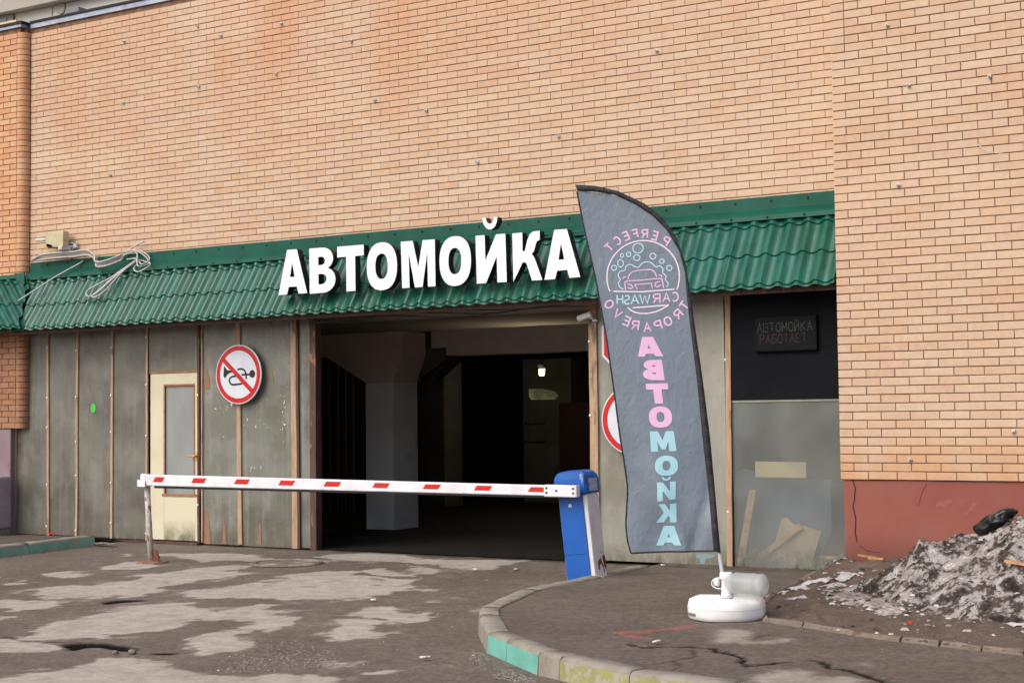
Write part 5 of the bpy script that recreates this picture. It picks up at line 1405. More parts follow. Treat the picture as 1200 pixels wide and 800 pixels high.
# black sleeve: a flattened tube following the curved pole
def interp_path(tab, n):
    d = [0]
    for a, b in zip(tab[:-1], tab[1:]): d.append(d[-1] + math.hypot(b[0] - a[0], b[1] - a[1]))
    q = np.linspace(0, d[-1], n); return list(zip(np.interp(q, d, [t[0] for t in tab]), np.interp(q, d, [t[1] for t in tab])))
A_, B_ = interp_path(e_out, 90), interp_path(e_in, 90)
bm = bmesh.new(); rr = []
for i, (a, b) in enumerate(zip(A_, B_)):
    ring = []
    w1 = .004 * math.sin(i * 1.9) + rng.uniform(-.003, .003)
    for k, (s, h) in enumerate(((0, 0), (.12, .012), (.5, .018), (.88, .012), (1.02, .003), (.88, -.010), (.5, -.016), (.12, -.012))):
        u = a[0] + (b[0] - a[0]) * s; v = a[1] + (b[1] - a[1]) * s
        ring.append(bm.verts.new(F3(u, v, h + (w1 if 0 < k < 4 else 0))))
    rr.append(ring)
for a, b in zip(rr[:-1], rr[1:]):
    for k in range(8): bm.faces.new((a[k], a[(k + 1) % 8], b[(k + 1) % 8], b[k]))
bm.faces.new(rr[0]); bm.faces.new(rr[-1][::-1])
adopt(bm_obj('sleeve', bm, SLEEVE, smooth=True), flag)
bm = bmesh.new(); tube(bm, [F3(u - .004, v) for u, v in interp_path(e_left, 60)], .0055, 6); tube(bm, [F3(*e_left[0])] + [F3(e_left[0][0] + (e_in[0][0] - e_left[0][0]) * t, e_left[0][1] + (e_in[0][1] - e_left[0][1]) * t) for t in np.linspace(.05, 1, 20)], .007, 6)
V0 = [F3(*p, .002) for p in [[-0.697,0.44],[-0.676,0.486],[-0.647,0.454],[-0.659,0.44]]]
adopt(bm_obj('black_hem', bm, SLEEVE), flag)
pb = [[-0.069,0.194],[-0.081,0.303],[-0.095,0.418],[-0.101,0.487]]
bm = bmesh.new(); tube(bm, [FB + FUx * u + Vector((0, 0, v)) for u, v in pb], .016, 12, .011); adopt(bm_obj('pole', bm, POLE, smooth=True), flag)
ub, vb_ = pb[0]
# print
def print_part(name, polys, m, mpx, off=.0020):
    V = []; Fc = []
    for loops in polys:
        flatp = [p for lp in loops for p in lp]
        b0 = bmesh.new()
        tri = tessellate_polygon([[Vector((p[0], p[1], 0)) for p in lp] for lp in loops]); vv = [b0.verts.new((*mpx(p), 0)) for p in flatp]
        for t in tri:
            try: b0.faces.new([vv[i] for i in t])
            except ValueError: pass
        long = [e for e in b0.edges if e.calc_length() > .03]
        if long: bmesh.ops.subdivide_edges(b0, edges=long, cuts=3, use_grid_fill=False)
        bmesh.ops.triangulate(b0, faces=b0.faces[:])
        b0.verts.index_update(); o = len(V)
        V += [F3(v.co.x, v.co.y, off) for v in b0.verts]; Fc += [tuple(v.index + o for v in f.verts) for f in b0.faces]; b0.free()
    ob = mesh_obj(name, V, Fc, m); adopt(ob, flag); return ob
EA = [[-0.894,0.001,-0.0],[2.721,-0.0,-0.001]]
emb = lambda p: tuple(EA[i][0] + EA[i][1] * p[0] + EA[i][2] * p[1] for i in (0, 1))
def strokes(lines, w, closed=False):
    out = []
    for l in lines:
        cl = closed or (len(l) > 6 and abs(l[0][0] - l[-1][0]) < .01 and abs(l[0][1] - l[-1][1]) < .01)
        out += [[list(q)] for q in ribbon(l[:-1] if cl and not closed else l, w, cl)]
    return out
sp2 = lambda pts, n=5: [(p.x, p.y) for p in smoothpath([(a, b, 0) for a, b in pts], n)]
circ = arc(309, 386, 249, 250, 203, -22, 60); circ = [(x, 772 - y) for x, y in circ]
for l in (circ, [(103, 484), (300, 491), (522, 478)], [(234, 601), (484, 586)], sp2([(200, 598), (245, 630), (312, 642), (400, 628), (482, 586)])): print_part('emblem_line', strokes([l], 9), PALEPINK, emb)
bub = [(277, 188, 36, 34), (268, 254, 21, 20), (212, 229, 15, 16), (165, 236, 10, 13), (155, 291, 19, 26), (110, 321, 17, 18), (379, 246, 20, 20), (440, 283, 15, 15), (490, 331, 18, 18)]
foam = sp2([(172, 472), (146, 452), (140, 425), (152, 402), (138, 378), (150, 348), (185, 338), (193, 310), (225, 300), (258, 318), (282, 318), (305, 293), (340, 284), (372, 296), (395, 320), (425, 315), (446, 335), (444, 362), (466, 385), (462, 412), (480, 435), (470, 462)], 4)
for a, b, r, s in bub: print_part('emblem_bubble', strokes([arc(a, b, r, s, 0, 360, 20)], 7), CYAN2, emb)
print_part('emblem_foam', strokes([foam], 7), CYAN2, emb)
car = [sp2([(205, 402), (215, 372), (240, 350), (290, 342), (350, 338), (382, 350), (403, 388)], 4), sp2([(187, 476), (184, 436), (196, 416), (300, 410), (422, 402), (440, 420), (449, 468)], 4), [(170, 400), (176, 388), (192, 384)], [(416, 378), (436, 380), (436, 396)],
       [(200, 436), (225, 440), (238, 458), (228, 468), (202, 462)], [(422, 422), (394, 430), (390, 452), (404, 460), (432, 446)], [(268, 474), (252, 440), (365, 434), (370, 466)]]
for l in car: print_part('emblem_car_line', strokes([l], 8), PINK, emb)
def place(ch, cx, cy, h, w, up, mirror=True):
    """stroke glyph centred at (cx,cy) in design pixels (y down); up = unit vector (y up)"""
    rx, ry = (up[1], -up[0])
    if mirror: rx, ry = -rx, -ry
    out = []
    for pl in ST[ch]:
        out.append([(cx + (p[0] - .42) * w * rx + (p[1] - .5) * h * up[0], cy - ((p[0] - .42) * w * ry + (p[1] - .5) * h * up[1])) for p in pl])
    return out
g = []
for ch, (cx, cy) in zip('PERFECT', [(470, 145), (392, 105), (325, 90), (255, 88), (192, 102), (135, 132), (80, 176)]):
    d = Vector((cx - 309, 386 - cy)).normalized(); print_part('letter', strokes(place(ch, cx, cy, 56, 44, d), 11), PINK, emb)
for ch, (cx, cy) in zip('TROPAREVO', [(590, 592), (546, 650), (476, 696), (406, 724), (334, 736), (252, 722), (190, 690), (132, 640), (76, 575)]):
    d = -Vector((cx - 309, 386 - cy)).normalized(); print_part('letter', strokes(place(ch, cx, cy, 58, 50, d), 11), PINK, emb)
for ch, cx, cy in (('C', 526, 530), ('A', 468, 533), ('R', 400, 538)): print_part('letter', strokes(place(ch, cx, cy, 60, 52, (0, 1)), 10), PINK, emb)
g = []
for ch, cx, cy, w in (('W', 324, 541, 68), ('A', 252, 543, 56), ('S', 197, 545, 44), ('H', 147, 541, 48)): print_part('letter', strokes(place(ch, cx, cy, 60, w, (0, 1)), 9), CYAN2, emb)
FLL = {
 'pink': [('А', [[-0.628,1.782],[-0.455,1.783],[-0.649,1.919],[-0.478,1.918]]), ('В', [[-0.592,1.621],[-0.448,1.619],[-0.604,1.758],[-0.465,1.76]]),
          ('Т', [[-0.563,1.458],[-0.413,1.46],[-0.578,1.596],[-0.428,1.598]]), ('О', [[-0.558,1.294],[-0.399,1.295],[-0.56,1.44],[-0.403,1.44]])],
 'cyan': [('М', [[-0.548,1.131],[-0.374,1.135],[-0.555,1.271],[-0.391,1.271]]), ('О', [[-0.524,0.967],[-0.367,0.968],[-0.521,1.105],[-0.366,1.105]]),
          ('Й', [[-0.512,0.792],[-0.387,0.809],[-0.51,0.923],[-0.383,0.93]]), ('К', [[-0.521,0.647],[-0.382,0.652],[-0.506,0.773],[-0.382,0.781]]),
          ('А', [[-0.526,0.49],[-0.354,0.494],[-0.522,0.624],[-0.354,0.628]])]}
FAT = {'А': [[(0, 0), (.27, 1), (.70, 1), (1, 0), (.72, 0), (.66, .14), (.36, .14), (.30, 0)], [(.44, .40), (.5, .60), (.56, .40)]],
       'В': [GLYPH['В'][0], [(.36, .73), (.36, .67), (.52, .67), (.52, .73)], [(.36, .37), (.36, .30), (.54, .30), (.54, .37)]],
       'Т': [[(0, 1), (1, 1), (1, .70), (.69, .70), (.69, 0), (.31, 0), (.31, .70), (0, .70)]],
       'О': [ell(.5, .5, .5, .5), ell(.5, .5, .17, .24)], 'М': [[(0, 0), (0, 1), (.33, 1), (.5, .55), (.67, 1), (1, 1), (1, 0), (.72, 0), (.72, .5), (.58, .1), (.42, .1), (.28, .5), (.28, 0)]],
       'Й': GLYPH['И'], 'К': [[(0, 0), (0, 1), (.34, 1), (.34, .62), (.62, 1), (.98, 1), (.66, .54), (1.02, 0), (.64, 0), (.42, .36), (.34, .28), (.34, 0)]]}
for key, m in (('pink', PINK), ('cyan', CYAN)):
    for ch, (bl, br, tl, tr) in FLL[key]:
        f = bilin(br, bl, tr, tl)   # mirrored: the flag is seen from behind
        loops = [FAT[ch]] + ([BREVE] if ch == 'Й' else [])
        if ch == 'Й': loops[1] = [[(x, 1.27 + (y - 1.36) * .85) for x, y in BREVE[0]]]
        print_part('letter', loops, m, f)

# base, bottle
fb = thing('flag_base', 'fat round white base on the pavement carrying the flag pole', 'flag base', tuple(FB))
bc = FB + FUx * -.062 - FN * .03
R0 = .255
bm = bmesh.new()
prof = [(.10, .004), (.22, .0), (.252, .010), (R0 + .002, .035), (R0 + .006, .075), (R0, .108), (.245, .130), (.21, .141), (.12, .146), (.05, .148)]
lathe(bm, prof, 44, (0, 0, 0))
for v in bm.verts:
    a = math.atan2(v.co.y, v.co.x); k = 1 + .022 * math.sin(a * 3 + 1) + .014 * math.sin(a * 7 + v.co.z * 9) + .009 * math.sin(a * 16 + v.co.z * 30)
    v.co = Vector((v.co.x * k, v.co.y * k, v.co.z * (1 + .08 * math.sin(a * 2 + .5)) + .008 * math.sin(a * 5) * (v.co.z / .16))) + bc + Vector((0, 0, float(zi(bc.y)) - .12))
adopt(bm_obj('body', bm, BASEWHITE, smooth=True), fb)
def base_pt(a, z, o=.0015):
    k = 1 + .022 * math.sin(a * 3 + 1) + .014 * math.sin(a * 7 + z * 9) + .009 * math.sin(a * 16 + z * 30)
    r = float(np.interp(z, [.01, .035, .075, .108, .13], [.252, R0 + .002, R0 + .006, R0, .245])) + o
    return Vector((r * k * math.cos(a), r * k * math.sin(a), z)) + bc + Vector((0, 0, float(zi(bc.y)) - .12))
def base_band(name, a0, a1, z0, z1, m, n=10):
    V = []; Fc = []
    for i in range(n + 1):
        a = a0 + (a1 - a0) * i / n; V += [base_pt(a, z0), base_pt(a, z1)]
    for i in range(n): Fc.append((2 * i, 2 * i + 2, 2 * i + 3, 2 * i + 1))
    adopt(mesh_obj(name, V, Fc, m), fb)
aL = math.atan2(-.62, -.62)
base_band('moulded_mark', aL - .12, aL + .30, .030, .052, paint('grey_mark', lin(120, 118, 112), rough=.7))
base_band('mould_seam', 0, 2 * math.pi, .079, .0815, paint('seam_grey', lin(190, 189, 186), rough=.7), 60)
pbase = FB + FUx * ub; tilt = FUx * (pb[0][0] - pb[1][0])
bm = bmesh.new(); c0 = Vector((pbase.x, pbase.y, .27))
lathe(bm, [(.040, .0), (.034, .03), (.032, .12), (.041, .125), (.044, .13), (.044, .165), (.036, .170)], 20, (pbase.x + .012, pbase.y + .005, .285 + (-.02)))
adopt(bm_obj('pole_socket', bm, BASEWHITE, smooth=True), fb)
bm = bmesh.new(); lf = F3(*[[-0.268,-0.031]][0])
V, Fc, S = solid([[(-.075, -.012), (.075, -.012), (.07, .014), (-.06, .014)]], lambda p: (0, 0, 0)) if False else ([], [], [])
bm.free()
bot = thing('water_bottle', 'big clear ribbed plastic water bottle lying on the white flag base', 'bottle', (bc.x + .1, bc.y, .3))
bm = bmesh.new()
pf = [(.012, -.165), (.030, -.160), (.034, -.135)]
prof = [(.02, -.005), (.035, .0), (.05, .02), (.068, .05), (.076, .07), (.074, .082), (.078, .095), (.074, .107), (.078, .12), (.074, .132), (.078, .145), (.075, .16), (.079, .18), (.079, .21), (.075, .222), (.079, .235), (.078, .252), (.072, .268), (.060, .280), (.040, .287), (.02, .285)]
lathe(bm, prof, 28)
bx = FUx * .94 + FN * .30 + Vector((0, 0, -.03)); bx.normalize()
rm_ = bx.to_track_quat('Z', 'Y').to_matrix().to_4x4(); rm_.translation = pbase + FUx * .012 + Vector((0, 0, .245)) - FN * -.00 + FN * .02
bm.transform(rm_); adopt(bm_obj('body', bm, CLEAR, smooth=True), bot)
bm = bmesh.new(); lathe(bm, [(.026, -.035), (.026, -.008), (.022, -.004)], 16); bm.transform(rm_ @ Matrix.Translation((0, 0, -.045))); adopt(bm_obj('cap', bm, BASEWHITE, smooth=False), bot)
hc = pbase - FUx * .065 + Vector((0, 0, .24))
bm = bmesh.new(); tube(bm, [hc + FUx * (.03 - .05 * math.sin(a)) + Vector((0, 0, .036 * math.cos(a))) + FUx * .0 for a in np.linspace(-.3, math.pi + .3, 14)], .0042, 8); adopt(bm_obj('handle', bm, BASEWHITE, smooth=True), bot)

# ------------------------------------------------------------------ small fittings
# floodlight on the wall, left
fx, fy, fz = [-14.904,-0.26,3.838]
fd = thing('floodlight', 'beige floodlight box fixed to the wall over the awning at the left', 'floodlight', (fx, fy, fz))
V, Fc, S = solid([[(-.15, .10), (-.09, .125), (.135, .128), (.15, .11), (.142, -.085), (.10, -.10), (-.13, -.035), (-.15, -.02)]], lambda p: (fx + p[0] * 1.08, fy + .08, fz + p[1] * .95), lambda p: (fx + p[0] * 1.06, fy + .18, fz + p[1] * .95))
o = fixn(mesh_obj('housing', V, Fc, FLOOD)); adopt(o, fd)
V, Fc, S = solid([[(-.148, -.022), (-.13, -.075), (.02, -.095), (.13, -.098), (.10, -.115), (-.12, -.092), (-.155, -.06)]], lambda p: (fx + p[0] * 1.05, fy + .09, fz + p[1] * .95), lambda p: (fx + p[0] * 1.04, fy + .17, fz + p[1] * .95))
adopt(fixn(mesh_obj('glass_rim', V, Fc, RUBBER)), fd)
bm = bmesh.new(); bbox(bm, fx + .10, fx + .17, fy + .05, -.005, fz - .13, fz - .09, .004); bbox(bm, fx + .15, fx + .26, -.05, -.005, fz - .10, fz - .04, .004); tube(bm, [(fx + .10, fy + .1, fz - .11), (fx + .2, -.03, fz - .07)], .012, 6); adopt(bm_obj('bracket', bm, ANCHOR), fd)
bm = bmesh.new(); tube(bm, [(fx - .15, fy + .1, fz + .02), (fx - .20, fy + .1, fz + .022)], .022, 8); adopt(bm_obj('gland', bm, FLOOD), fd)
bm = bmesh.new(); tube(bm, [(fx - .20, fy + .1, fz + .022), (fx - .36, fy + .11, fz + .035)], .024, 8); tube(bm, [(fx - .36, fy + .11, fz + .035), (fx - .40, fy + .13, fz + .035)], .010, 6); adopt(bm_obj('cable_tail', bm, paint('white_tape', lin(214, 200, 186), rough=.7)), fd)

# coil of grey cables hung over the awning
cb = thing('cable_coil', 'tangled coil of grey cables hanging over the awning at the left', 'cable', (-14.5, -.2, 3.3))
def cable(px, y, r=.011):
    bm = bmesh.new(); pts = [(x, yy, z) for (x, z), yy in zip(px, y)]; tube(bm, smoothpath(pts, 6), r, 6); adopt(bm_obj('strand', bm, CABLE, smooth=True), cb)
def yd(px): return [(-.06 if z > 3.44 else -.17 - (3.44 - z) * .60) for x, z in px]
for dz in (0, .022, -.02, .04):
    pts = [(x, z + dz * (1 if i not in (0,) else .2)) for i, (x, z) in enumerate([[-15.361,3.608],[-15.185,3.633],[-14.885,3.64],[-14.621,3.634],[-14.36,3.638],[-14.223,3.564],[-14.102,3.47],[-13.923,3.469],[-13.76,3.541]])]
    cable(pts, [-.10 - abs(dz) - (.1 if i in (6, 7) else 0) for i in range(len(pts))])
for q in ([[-13.577,3.514],[-13.796,3.298],[-14.078,3.164],[-14.122,3.102],[-14.032,3.054],[-13.914,3.112],[-13.738,3.294],[-13.577,3.497]],
          [[-13.586,3.508],[-13.738,3.316],[-13.884,3.154],[-13.988,3.063],[-13.914,3.044],[-13.796,3.128],[-13.65,3.353],[-13.569,3.5]],
          [[-13.569,3.513],[-13.447,3.488],[-13.217,3.421],[-13.36,3.336],[-13.476,3.385],[-13.548,3.463]],
          [[-13.79,3.622],[-13.628,3.639],[-13.453,3.568],[-13.352,3.455],[-13.424,3.417],[-13.57,3.597],[-13.746,3.634]],
          [[-13.784,3.588],[-13.52,3.624],[-13.347,3.517],[-13.361,3.433],[-13.579,3.527],[-13.74,3.525]],
          [[-13.845,3.543],[-13.639,3.669],[-13.45,3.731]],
          [[-14.518,3.557],[-14.579,3.528],[-14.826,3.368],[-15.075,3.218],[-15.328,3.065]],
          [[-14.733,3.755],[-14.741,3.656],[-14.757,3.591]]):
    cable(q, yd(q) if True else None, .0095)
bm = bmesh.new(); bbox(bm, q[0][0] - .03, q[0][0] + .03, -.05, -.005, q[0][1] - .03, q[0][1] + .06, .004); adopt(bm_obj('clip', bm, ANCHOR), cb)

# cctv camera
cx, cy_, cz = [-7.196,-0.12,2.516]
cc = thing('security_camera', 'small white bullet camera under the awning beside the opening', 'security camera', (cx, cy_, cz))
bm = bmesh.new(); tube(bm, [(cx - .085, cy_ - .02, cz - .02), (cx + .06, cy_ + .0, cz + .025)], .032, 12); adopt(bm_obj('body', bm, ARMWHITE, smooth=False), cc)
bm = bmesh.new(); tube(bm, [(cx + .02, cy_, cz), (cx + .06, -.03, cz - .03)], .014, 8); lathe(bm, [(.03, 0), (.03, .02)], 10, (cx + .06, -.04, cz - .05)); adopt(bm_obj('mount', bm, ARMWHITE), cc)
# thin wires under the eave
bm = bmesh.new()
for k in range(3):
    tube(bm, smoothpath([(-10.7 + i * .6, -.30 + .03 * k, 2.64 - .02 * k - .03 * math.sin(i * 1.7 + k)) for i in range(7)], 5), .006, 5)
o = bm_obj('eave_wire', bm, CABLE_D); o['kind'] = 'stuff'; adopt(o, awn)

# bin bag on the snow
bx0, by0, bz0 = [-2.671,-2.2,0.673]
bm = bmesh.new(); bmesh.ops.create_icosphere(bm, subdivisions=4, radius=1)
for v in bm.verts:
    n = v.co.copy(); a = math.atan2(n.z, n.x)
    k = 1 + .08 * math.sin(a * 3 + n.y * 4) + .06 * math.sin(n.x * 7 + n.z * 7) + .05 * math.sin(n.y * 17 + n.x * 13)
    v.co = Vector((n.x * k * .145 + .03 * n.z, n.y * k * .13, n.z * k * .085 + n.x * .06))
bmesh.ops.translate(bm, verts=bm.verts, vec=(bx0, by0, bz0 + .005))
tag(bm_obj('bin_bag', bm, BAG, smooth=True), 'crumpled black plastic bag lying on top of the snow heap', 'plastic bag')

# splinters, paper scraps, stones
def splinter(px, ang, L, w, label, grp=None):
    o = bmesh.new(); bbox(o, -L / 2, L / 2, -w / 2, w / 2, -.008, .010, .002); ob = bm_obj('wood_splinter', o, ORANGE); ob.location = px; ob.rotation_euler = (rng.uniform(-.2, .2), rng.uniform(-.15, .15), ang); tag(ob, label, 'wood scrap', grp)
a = [[-4.111,-0.757,0.22],[-3.918,-1.087,0.22],[-2.398,-2.75,0.411]]
splinter((a[0][0], max(a[0][1], -1.2), .245), .3, .16, .035, 'left orange wood splinter on the soil by the red plinth')
splinter((a[0][0] + .12, max(a[0][1], -1.2) - .12, .24), -.25, .15, .03, 'second orange wood splinter on the soil, nearer the snow')
def drop(P):
    d = Vector(P) - CAMPOS
    for k in range(400):
        q = CAMPOS + d * (.6 + k * .0015)
        if -4.2 < q.x < 1.1 and -4.55 < q.y < -.6 and q.z < heapz(q.x, q.y): return q
    return Vector(P)
splinter(tuple(drop(a[2]) + Vector((0, 0, .02))), -.1, .16, .06, 'orange wood chunk stuck in the snow at right edge')
def scrap(p, s, label, m=PAPER, grp='litter scraps on the ground', nm='paper_scrap', cat='litter'):
    bm = bmesh.new(); n = 7
    v = [bm.verts.new((s * math.cos(k * 2 * math.pi / n) * rng.uniform(.6, 1.2) * 1.5, s * math.sin(k * 2 * math.pi / n) * rng.uniform(.6, 1.2), rng.uniform(.002, .012))) for k in range(n)]
    f = bm.faces.new(v); r = bmesh.ops.extrude_face_region(bm, geom=[f])
    for e in r['geom']:
        if isinstance(e, bmesh.types.BMVert): e.co.z += .006
    ob = bm_obj(nm, bm, m); ob.location = p; ob.rotation_euler = (0, 0, rng.uniform(0, 3)); tag(ob, label, cat, grp)
def stone(p, s, label, grp='loose stones'):
    bm = bmesh.new(); bmesh.ops.create_icosphere(bm, subdivisions=2, radius=s)
    for v in bm.verts: v.co *= 1 + rng.uniform(-.16, .16); v.co.z *= .7
    ob = bm_obj('loose_stone', bm, STONE); ob.location = p; tag(ob, label, 'stone', grp)
for (x, y), lb in zip([[-7.333,-3.652],[-5.292,-5.901],[-7.514,-1.063],[-7.873,-1.226]], ('white scrap in the middle of the yard between two dry patches', 'pale flat scrap on the asphalt nearest the camera left of the kerb', 'white scrap on dark asphalt just left of the blue cabinet', 'pale scrap at the edge of the dry strip before the opening')):
    scrap((x, y, .012), .026, lb, grp=None)
for (x, y), s_, lb in zip([[-13.549,-0.641],[-13.35,-0.683]], (.09, .06), ('larger broken chip of concrete at the end of the green kerb', 'smaller chip of concrete, farther from the green kerb end')):
    scrap((x, y, .03), s_, lb, STONE, 'broken concrete chips at the kerb end', 'concrete_chip', 'rubble')
for (x, y), lb in zip([[-7.129,0.824],[-6.242,-0.405],[-3.938,-5.416]], ('white scrap under the bottom left corner of the flag', 'pale scrap by the grey sheet behind the flag', 'white scrap on the pavement beyond the red arrow')):
    scrap((x, y, float(zi(y)) + .012), .02, lb, grp=None)
PALEGRIT = paint('pale_grit', lin(206, 200, 192), lin(150, 138, 126), .9, scale=14)
def scatter(name, poly, n, zf, m, label, smin, smax, seed):
    r = np.random.default_rng(seed); px_ = np.array(poly); lo_b, hi_b = px_.min(0), px_.max(0); V = []; Fc = []; k = 0
    while k < n:
        x, y = r.uniform(lo_b, hi_b)
        if not inpoly(np.array([x]), np.array([y]), poly)[0]: continue
        if vnoise(np.array([x * 2.5]), np.array([y * 2.5]), seed)[0] < r.uniform(.25, .75): k += .3; continue
        s_ = smin + (smax - smin) * r.random() ** 3; a = r.uniform(0, 6.3); z = zf(x, y); o = len(V)
        ca, sa = math.cos(a), math.sin(a); w = s_ * r.uniform(.4, .9); h = s_ * r.uniform(.25, .6)
        for dx, dy, dz in ((-s_, -w, 0), (s_, -w * .7, 0), (s_ * .8, w, 0), (-s_ * .9, w * .8, 0), (-s_ * .5, -w * .4, h), (s_ * .6, -w * .3, h * .8), (s_ * .4, w * .5, h), (-s_ * .5, w * .4, h * .7)):
            V.append((x + dx * ca - dy * sa, y + dx * sa + dy * ca, z + dz - .001))
        Fc += [tuple(o + i for i in q) for q in ((4, 5, 6, 7), (0, 1, 5, 4), (1, 2, 6, 5), (2, 3, 7, 6), (3, 0, 4, 7))]; k += 1
    tag(mesh_obj(name, V, Fc, m), label, kind='stuff')
soilz = lambda x, y: float(soil_h(np.array([x]), np.array([y]))[0])
scatter('grit', soil_poly, 1800, soilz, PALEGRIT, 'pale grit and paper bits strewn over the brown soil', .005, .032, 5)
scatter('grit', soil_poly, 1500, soilz, paint('dark_crumbs', lin(70, 58, 50), rough=.95), 'dark crumbs of earth strewn over the soil', .006, .034, 6)
THINDIRTY = paint('thin_dirty_snow', lin(176, 169, 163), lin(126, 114, 106), .8, scale=10, stains=[(16, .52, .6, lin(88, 78, 70), ST1)], bump=.6, bscale=40)
for k_, (pl_, lb_) in enumerate((([[-3.743,-2.963],[-3.73,-2.714],[-3.65,-2.506],[-3.558,-2.52],[-3.359,-3.076],[-3.422,-3.208],[-3.573,-3.178],[-3.65,-3.163]], 'thin grey dirty snow spreading left from the heap beside the white streak'),
                   ([[-3.561,-2.927],[-3.49,-2.749],[-3.265,-3.065],[-3.011,-3.465],[-2.891,-3.828],[-3.043,-3.844],[-3.256,-3.583],[-3.419,-3.406]], 'thin grey dirty snow along the front foot of the heap'))):
    snow_patch(pl_, 31 + k_ * 10, lb_)
    bpy.data.objects[[o.name for o in COL.objects if o.get('label') == lb_][0]].data.materials[0] = THINDIRTY
hp = [(-3.75, -2.55), (-3.35, -3.1), (-2.9, -3.6), (-2.45, -3.85), (-1.5, -4.1), (-.8, -4.2), (-.8, -1.6), (-3.0, -1.6), (-3.55, -1.9)]
scatter('snow_crumbs', hp, 3200, heapz, paint('heap_dirt', lin(66, 57, 51), lin(96, 82, 70), .95, scale=20), 'dark dirt crumbs lying all over the snow heap', .004, .030, 21)
scatter('snow_crumbs', hp, 700, heapz, CLEANSNOW, 'icy pale lumps lying on the snow heap', .006, .026, 22)
scatter('snow_crumbs', [(-4.0, -2.9), (-3.5, -3.5), (-2.6, -4.15), (-1.6, -4.4), (-1.6, -4.05), (-2.6, -3.8), (-3.3, -3.0), (-3.7, -2.2), (-4.1, -2.3)], 420, soilz, CLEANSNOW, 'small pale snow crumbs on the soil around the heap', .004, .026, 23)
scatter('grit', isl_poly[:10] + [(-1.6, -5.0), (-3.9, -4.3), (-6.3, -1.0)], 500, lambda x, y: float(zi(y)), STONE, 'fine grit on the raised pavement', .002, .007, 7)
scatter('grit', grit_poly, 1300, lambda x, y: 0.0, STONE, 'loose gravel crumbs on the worn asphalt', .003, .013, 8)
scatter('grit', grit_poly3, 900, lambda x, y: 0.0, STONE, 'loose grit gathered along the kerb foot', .003, .016, 9)
scatter('grit', [(-13.58, -.6), (-13.48, -2.8), (-13.2, -2.9), (-13.3, -.5)], 260, lambda x, y: 0.0, paint('leaf_litter', lin(128, 104, 84), lin(90, 70, 56), .9, scale=30), 'dead leaves and crumbs along the green kerb', .006, .026, 10)
scatter('grit', [(-14.5, -8), (-3.6, -8), (-6.4, -.3), (-13.6, -.3)], 700, lambda x, y: 0.0, PAPER, 'scattered pale grit on the asphalt yard', .002, .007, 12)
(x, y) = [-2.731,-4.249]
scrap((x, y, .17), .02, 'small pink scrap on the soil before the snow heap', ARMRED, None)
sx = [[-7.126,-6.559],[-7.226,-6.61],[-7.699,-6.525],[-7.705,-6.445]]
stone((sx[0][0], sx[0][1], .015), .026, 'larger grey stone at the right end of the big pothole')
stone((sx[1][0], sx[1][1], .01), .020, 'small flat stone in front of the big pothole')
(x, y) = [-14.493,-0.584]
scrap((x, y, .115), .04, 'small red scrap lying behind the green kerb', ARMRED, None)

# blue paint smear on the grey sheet
V, Fc, S = solid([[[-6.073,0.125],[-5.964,0.135],[-5.855,0.133],[-5.897,0.1],[-5.964,0.092],[-5.986,0.034],[-6.027,0.039],[-6.033,0.089],[-6.067,0.088]]], lambda p: (p[0], -.0025, p[1]))
o = mesh_obj('paint_smear', V, Fc, paint('pale_blue_smear', lin(128, 156, 166), rough=.6)); adopt(o, partr)

# ------------------------------------------------------------------ building and tree beyond the roof
bld = thing('apartment_building', 'white building with grey window seen over the parapet at top left', 'building', (-40, 18.5, 0))
box('wall', -75, -20, 18.6, 26, 0, 14.42, FACADE, bld)
box('cornice', -75, -20, 18.25, 18.595, 14.43, 14.9, FACADE_T, bld)
box('upper_wall', -75, -20, 18.6, 26, 14.91, 20, FACADE, bld)
wq = [[-39.664,14.946],[-37.45,14.61],[-39.659,14.469],[-37.446,14.145]]
for k in range(4):
    x1 = wq[1][0] - k * 6.5; x0 = x1 - 1.9; z1, z0 = wq[1][1] - .05, wq[3][1] - .9
    f = bmesh.new(); bbox(f, x0, x1, 18.5, 18.598, z0, z1); fo = bm_obj('window', f, WINFRAME); adopt(fo, bld)
    pnl = bmesh.new(); bbox(pnl, x0 + .28, x1 - .26, 18.47, 18.499, z0 + .2, z1 - .24); po = bm_obj('pane', pnl, WINGLASS)
    po.parent = fo; po.matrix_parent_inverse = Matrix.Identity(4)
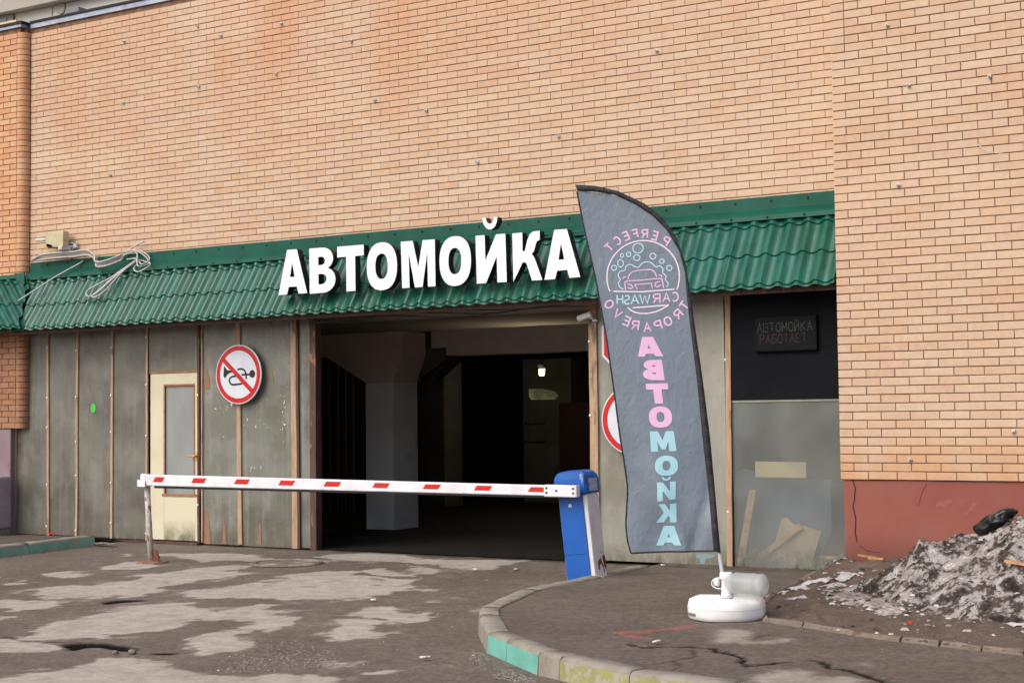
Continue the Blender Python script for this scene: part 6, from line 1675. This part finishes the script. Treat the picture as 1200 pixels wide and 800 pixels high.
box('yellow_band', -75, -36.6, 17.9, 18.2, 12.6, 13.963, FACADE_Y, bld)
jx = -35.77
box('panel_joint', jx - .02, jx + .02, 18.58, 18.599, 11, 14.42, FACADE_T, bld)
vx, vz = [[-35.375,14.296]][0]
bm = bmesh.new(); lathe(bm, [(.20, 0), (.20, .05), (.15, .06)], 16); bmesh.ops.rotate(bm, verts=bm.verts, cent=(0, 0, 0), matrix=Matrix.Rotation(math.pi / 2, 3, 'X')); bmesh.ops.translate(bm, verts=bm.verts, vec=(vx, 18.597, vz)); adopt(bm_obj('vent', bm, FACADE_T), bld)
q = [[-34.744,14.071],[-34.192,13.857]]
box('air_unit', q[0][0], q[1][0], 18.2, 18.59, q[1][1], q[0][1], WINFRAME, bld)

tree = thing('bare_tree', 'leafless tree with thin dark branches seen above the parapet at the left', 'tree', (-22.6, 20.5 - 8, 0))
tb = bmesh.new(); cbm = bmesh.new()
root = Vector((-22.8, 12.5, 0))
def grow(bm, p, d, L, r, lev):
    pts = [p]; q = p.copy(); dd = d.copy()
    for i in range(4):
        dd = (dd + Vector((rng.uniform(-.16, .16), rng.uniform(-.16, .16), rng.uniform(-.02, .12)))).normalized(); q = q + dd * L / 4; pts.append(q.copy())
    tube(bm, pts, r, 6 if lev < 3 else 4, r * .55, caps=False)
    if lev < 4:
        for i in range(3 if lev < 3 else 2):
            j = rng.choice((2, 3, 4)); a = Vector((rng.uniform(-1, 1), rng.uniform(-1, 1), rng.uniform(.1, .9))).normalized()
            grow(cbm, pts[j], (dd * .7 + a * .75).normalized(), L * rng.uniform(.55, .78), r * .5, lev + 1)
tube(tb, [root, root + Vector((.05, 0, 4)), root + Vector((-.1, .1, 8.2))], .20, 10, .12)
for k in range(6):
    a = k * 1.05; grow(cbm, root + Vector((-.05, .05, 5.5 + k * .55)), Vector((math.cos(a), math.sin(a) * .6, 1.1)).normalized(), 3.6, .07, 1)
adopt(bm_obj('trunk', tb, BARK, smooth=True), tree); adopt(bm_obj('crown', cbm, BARK), tree)
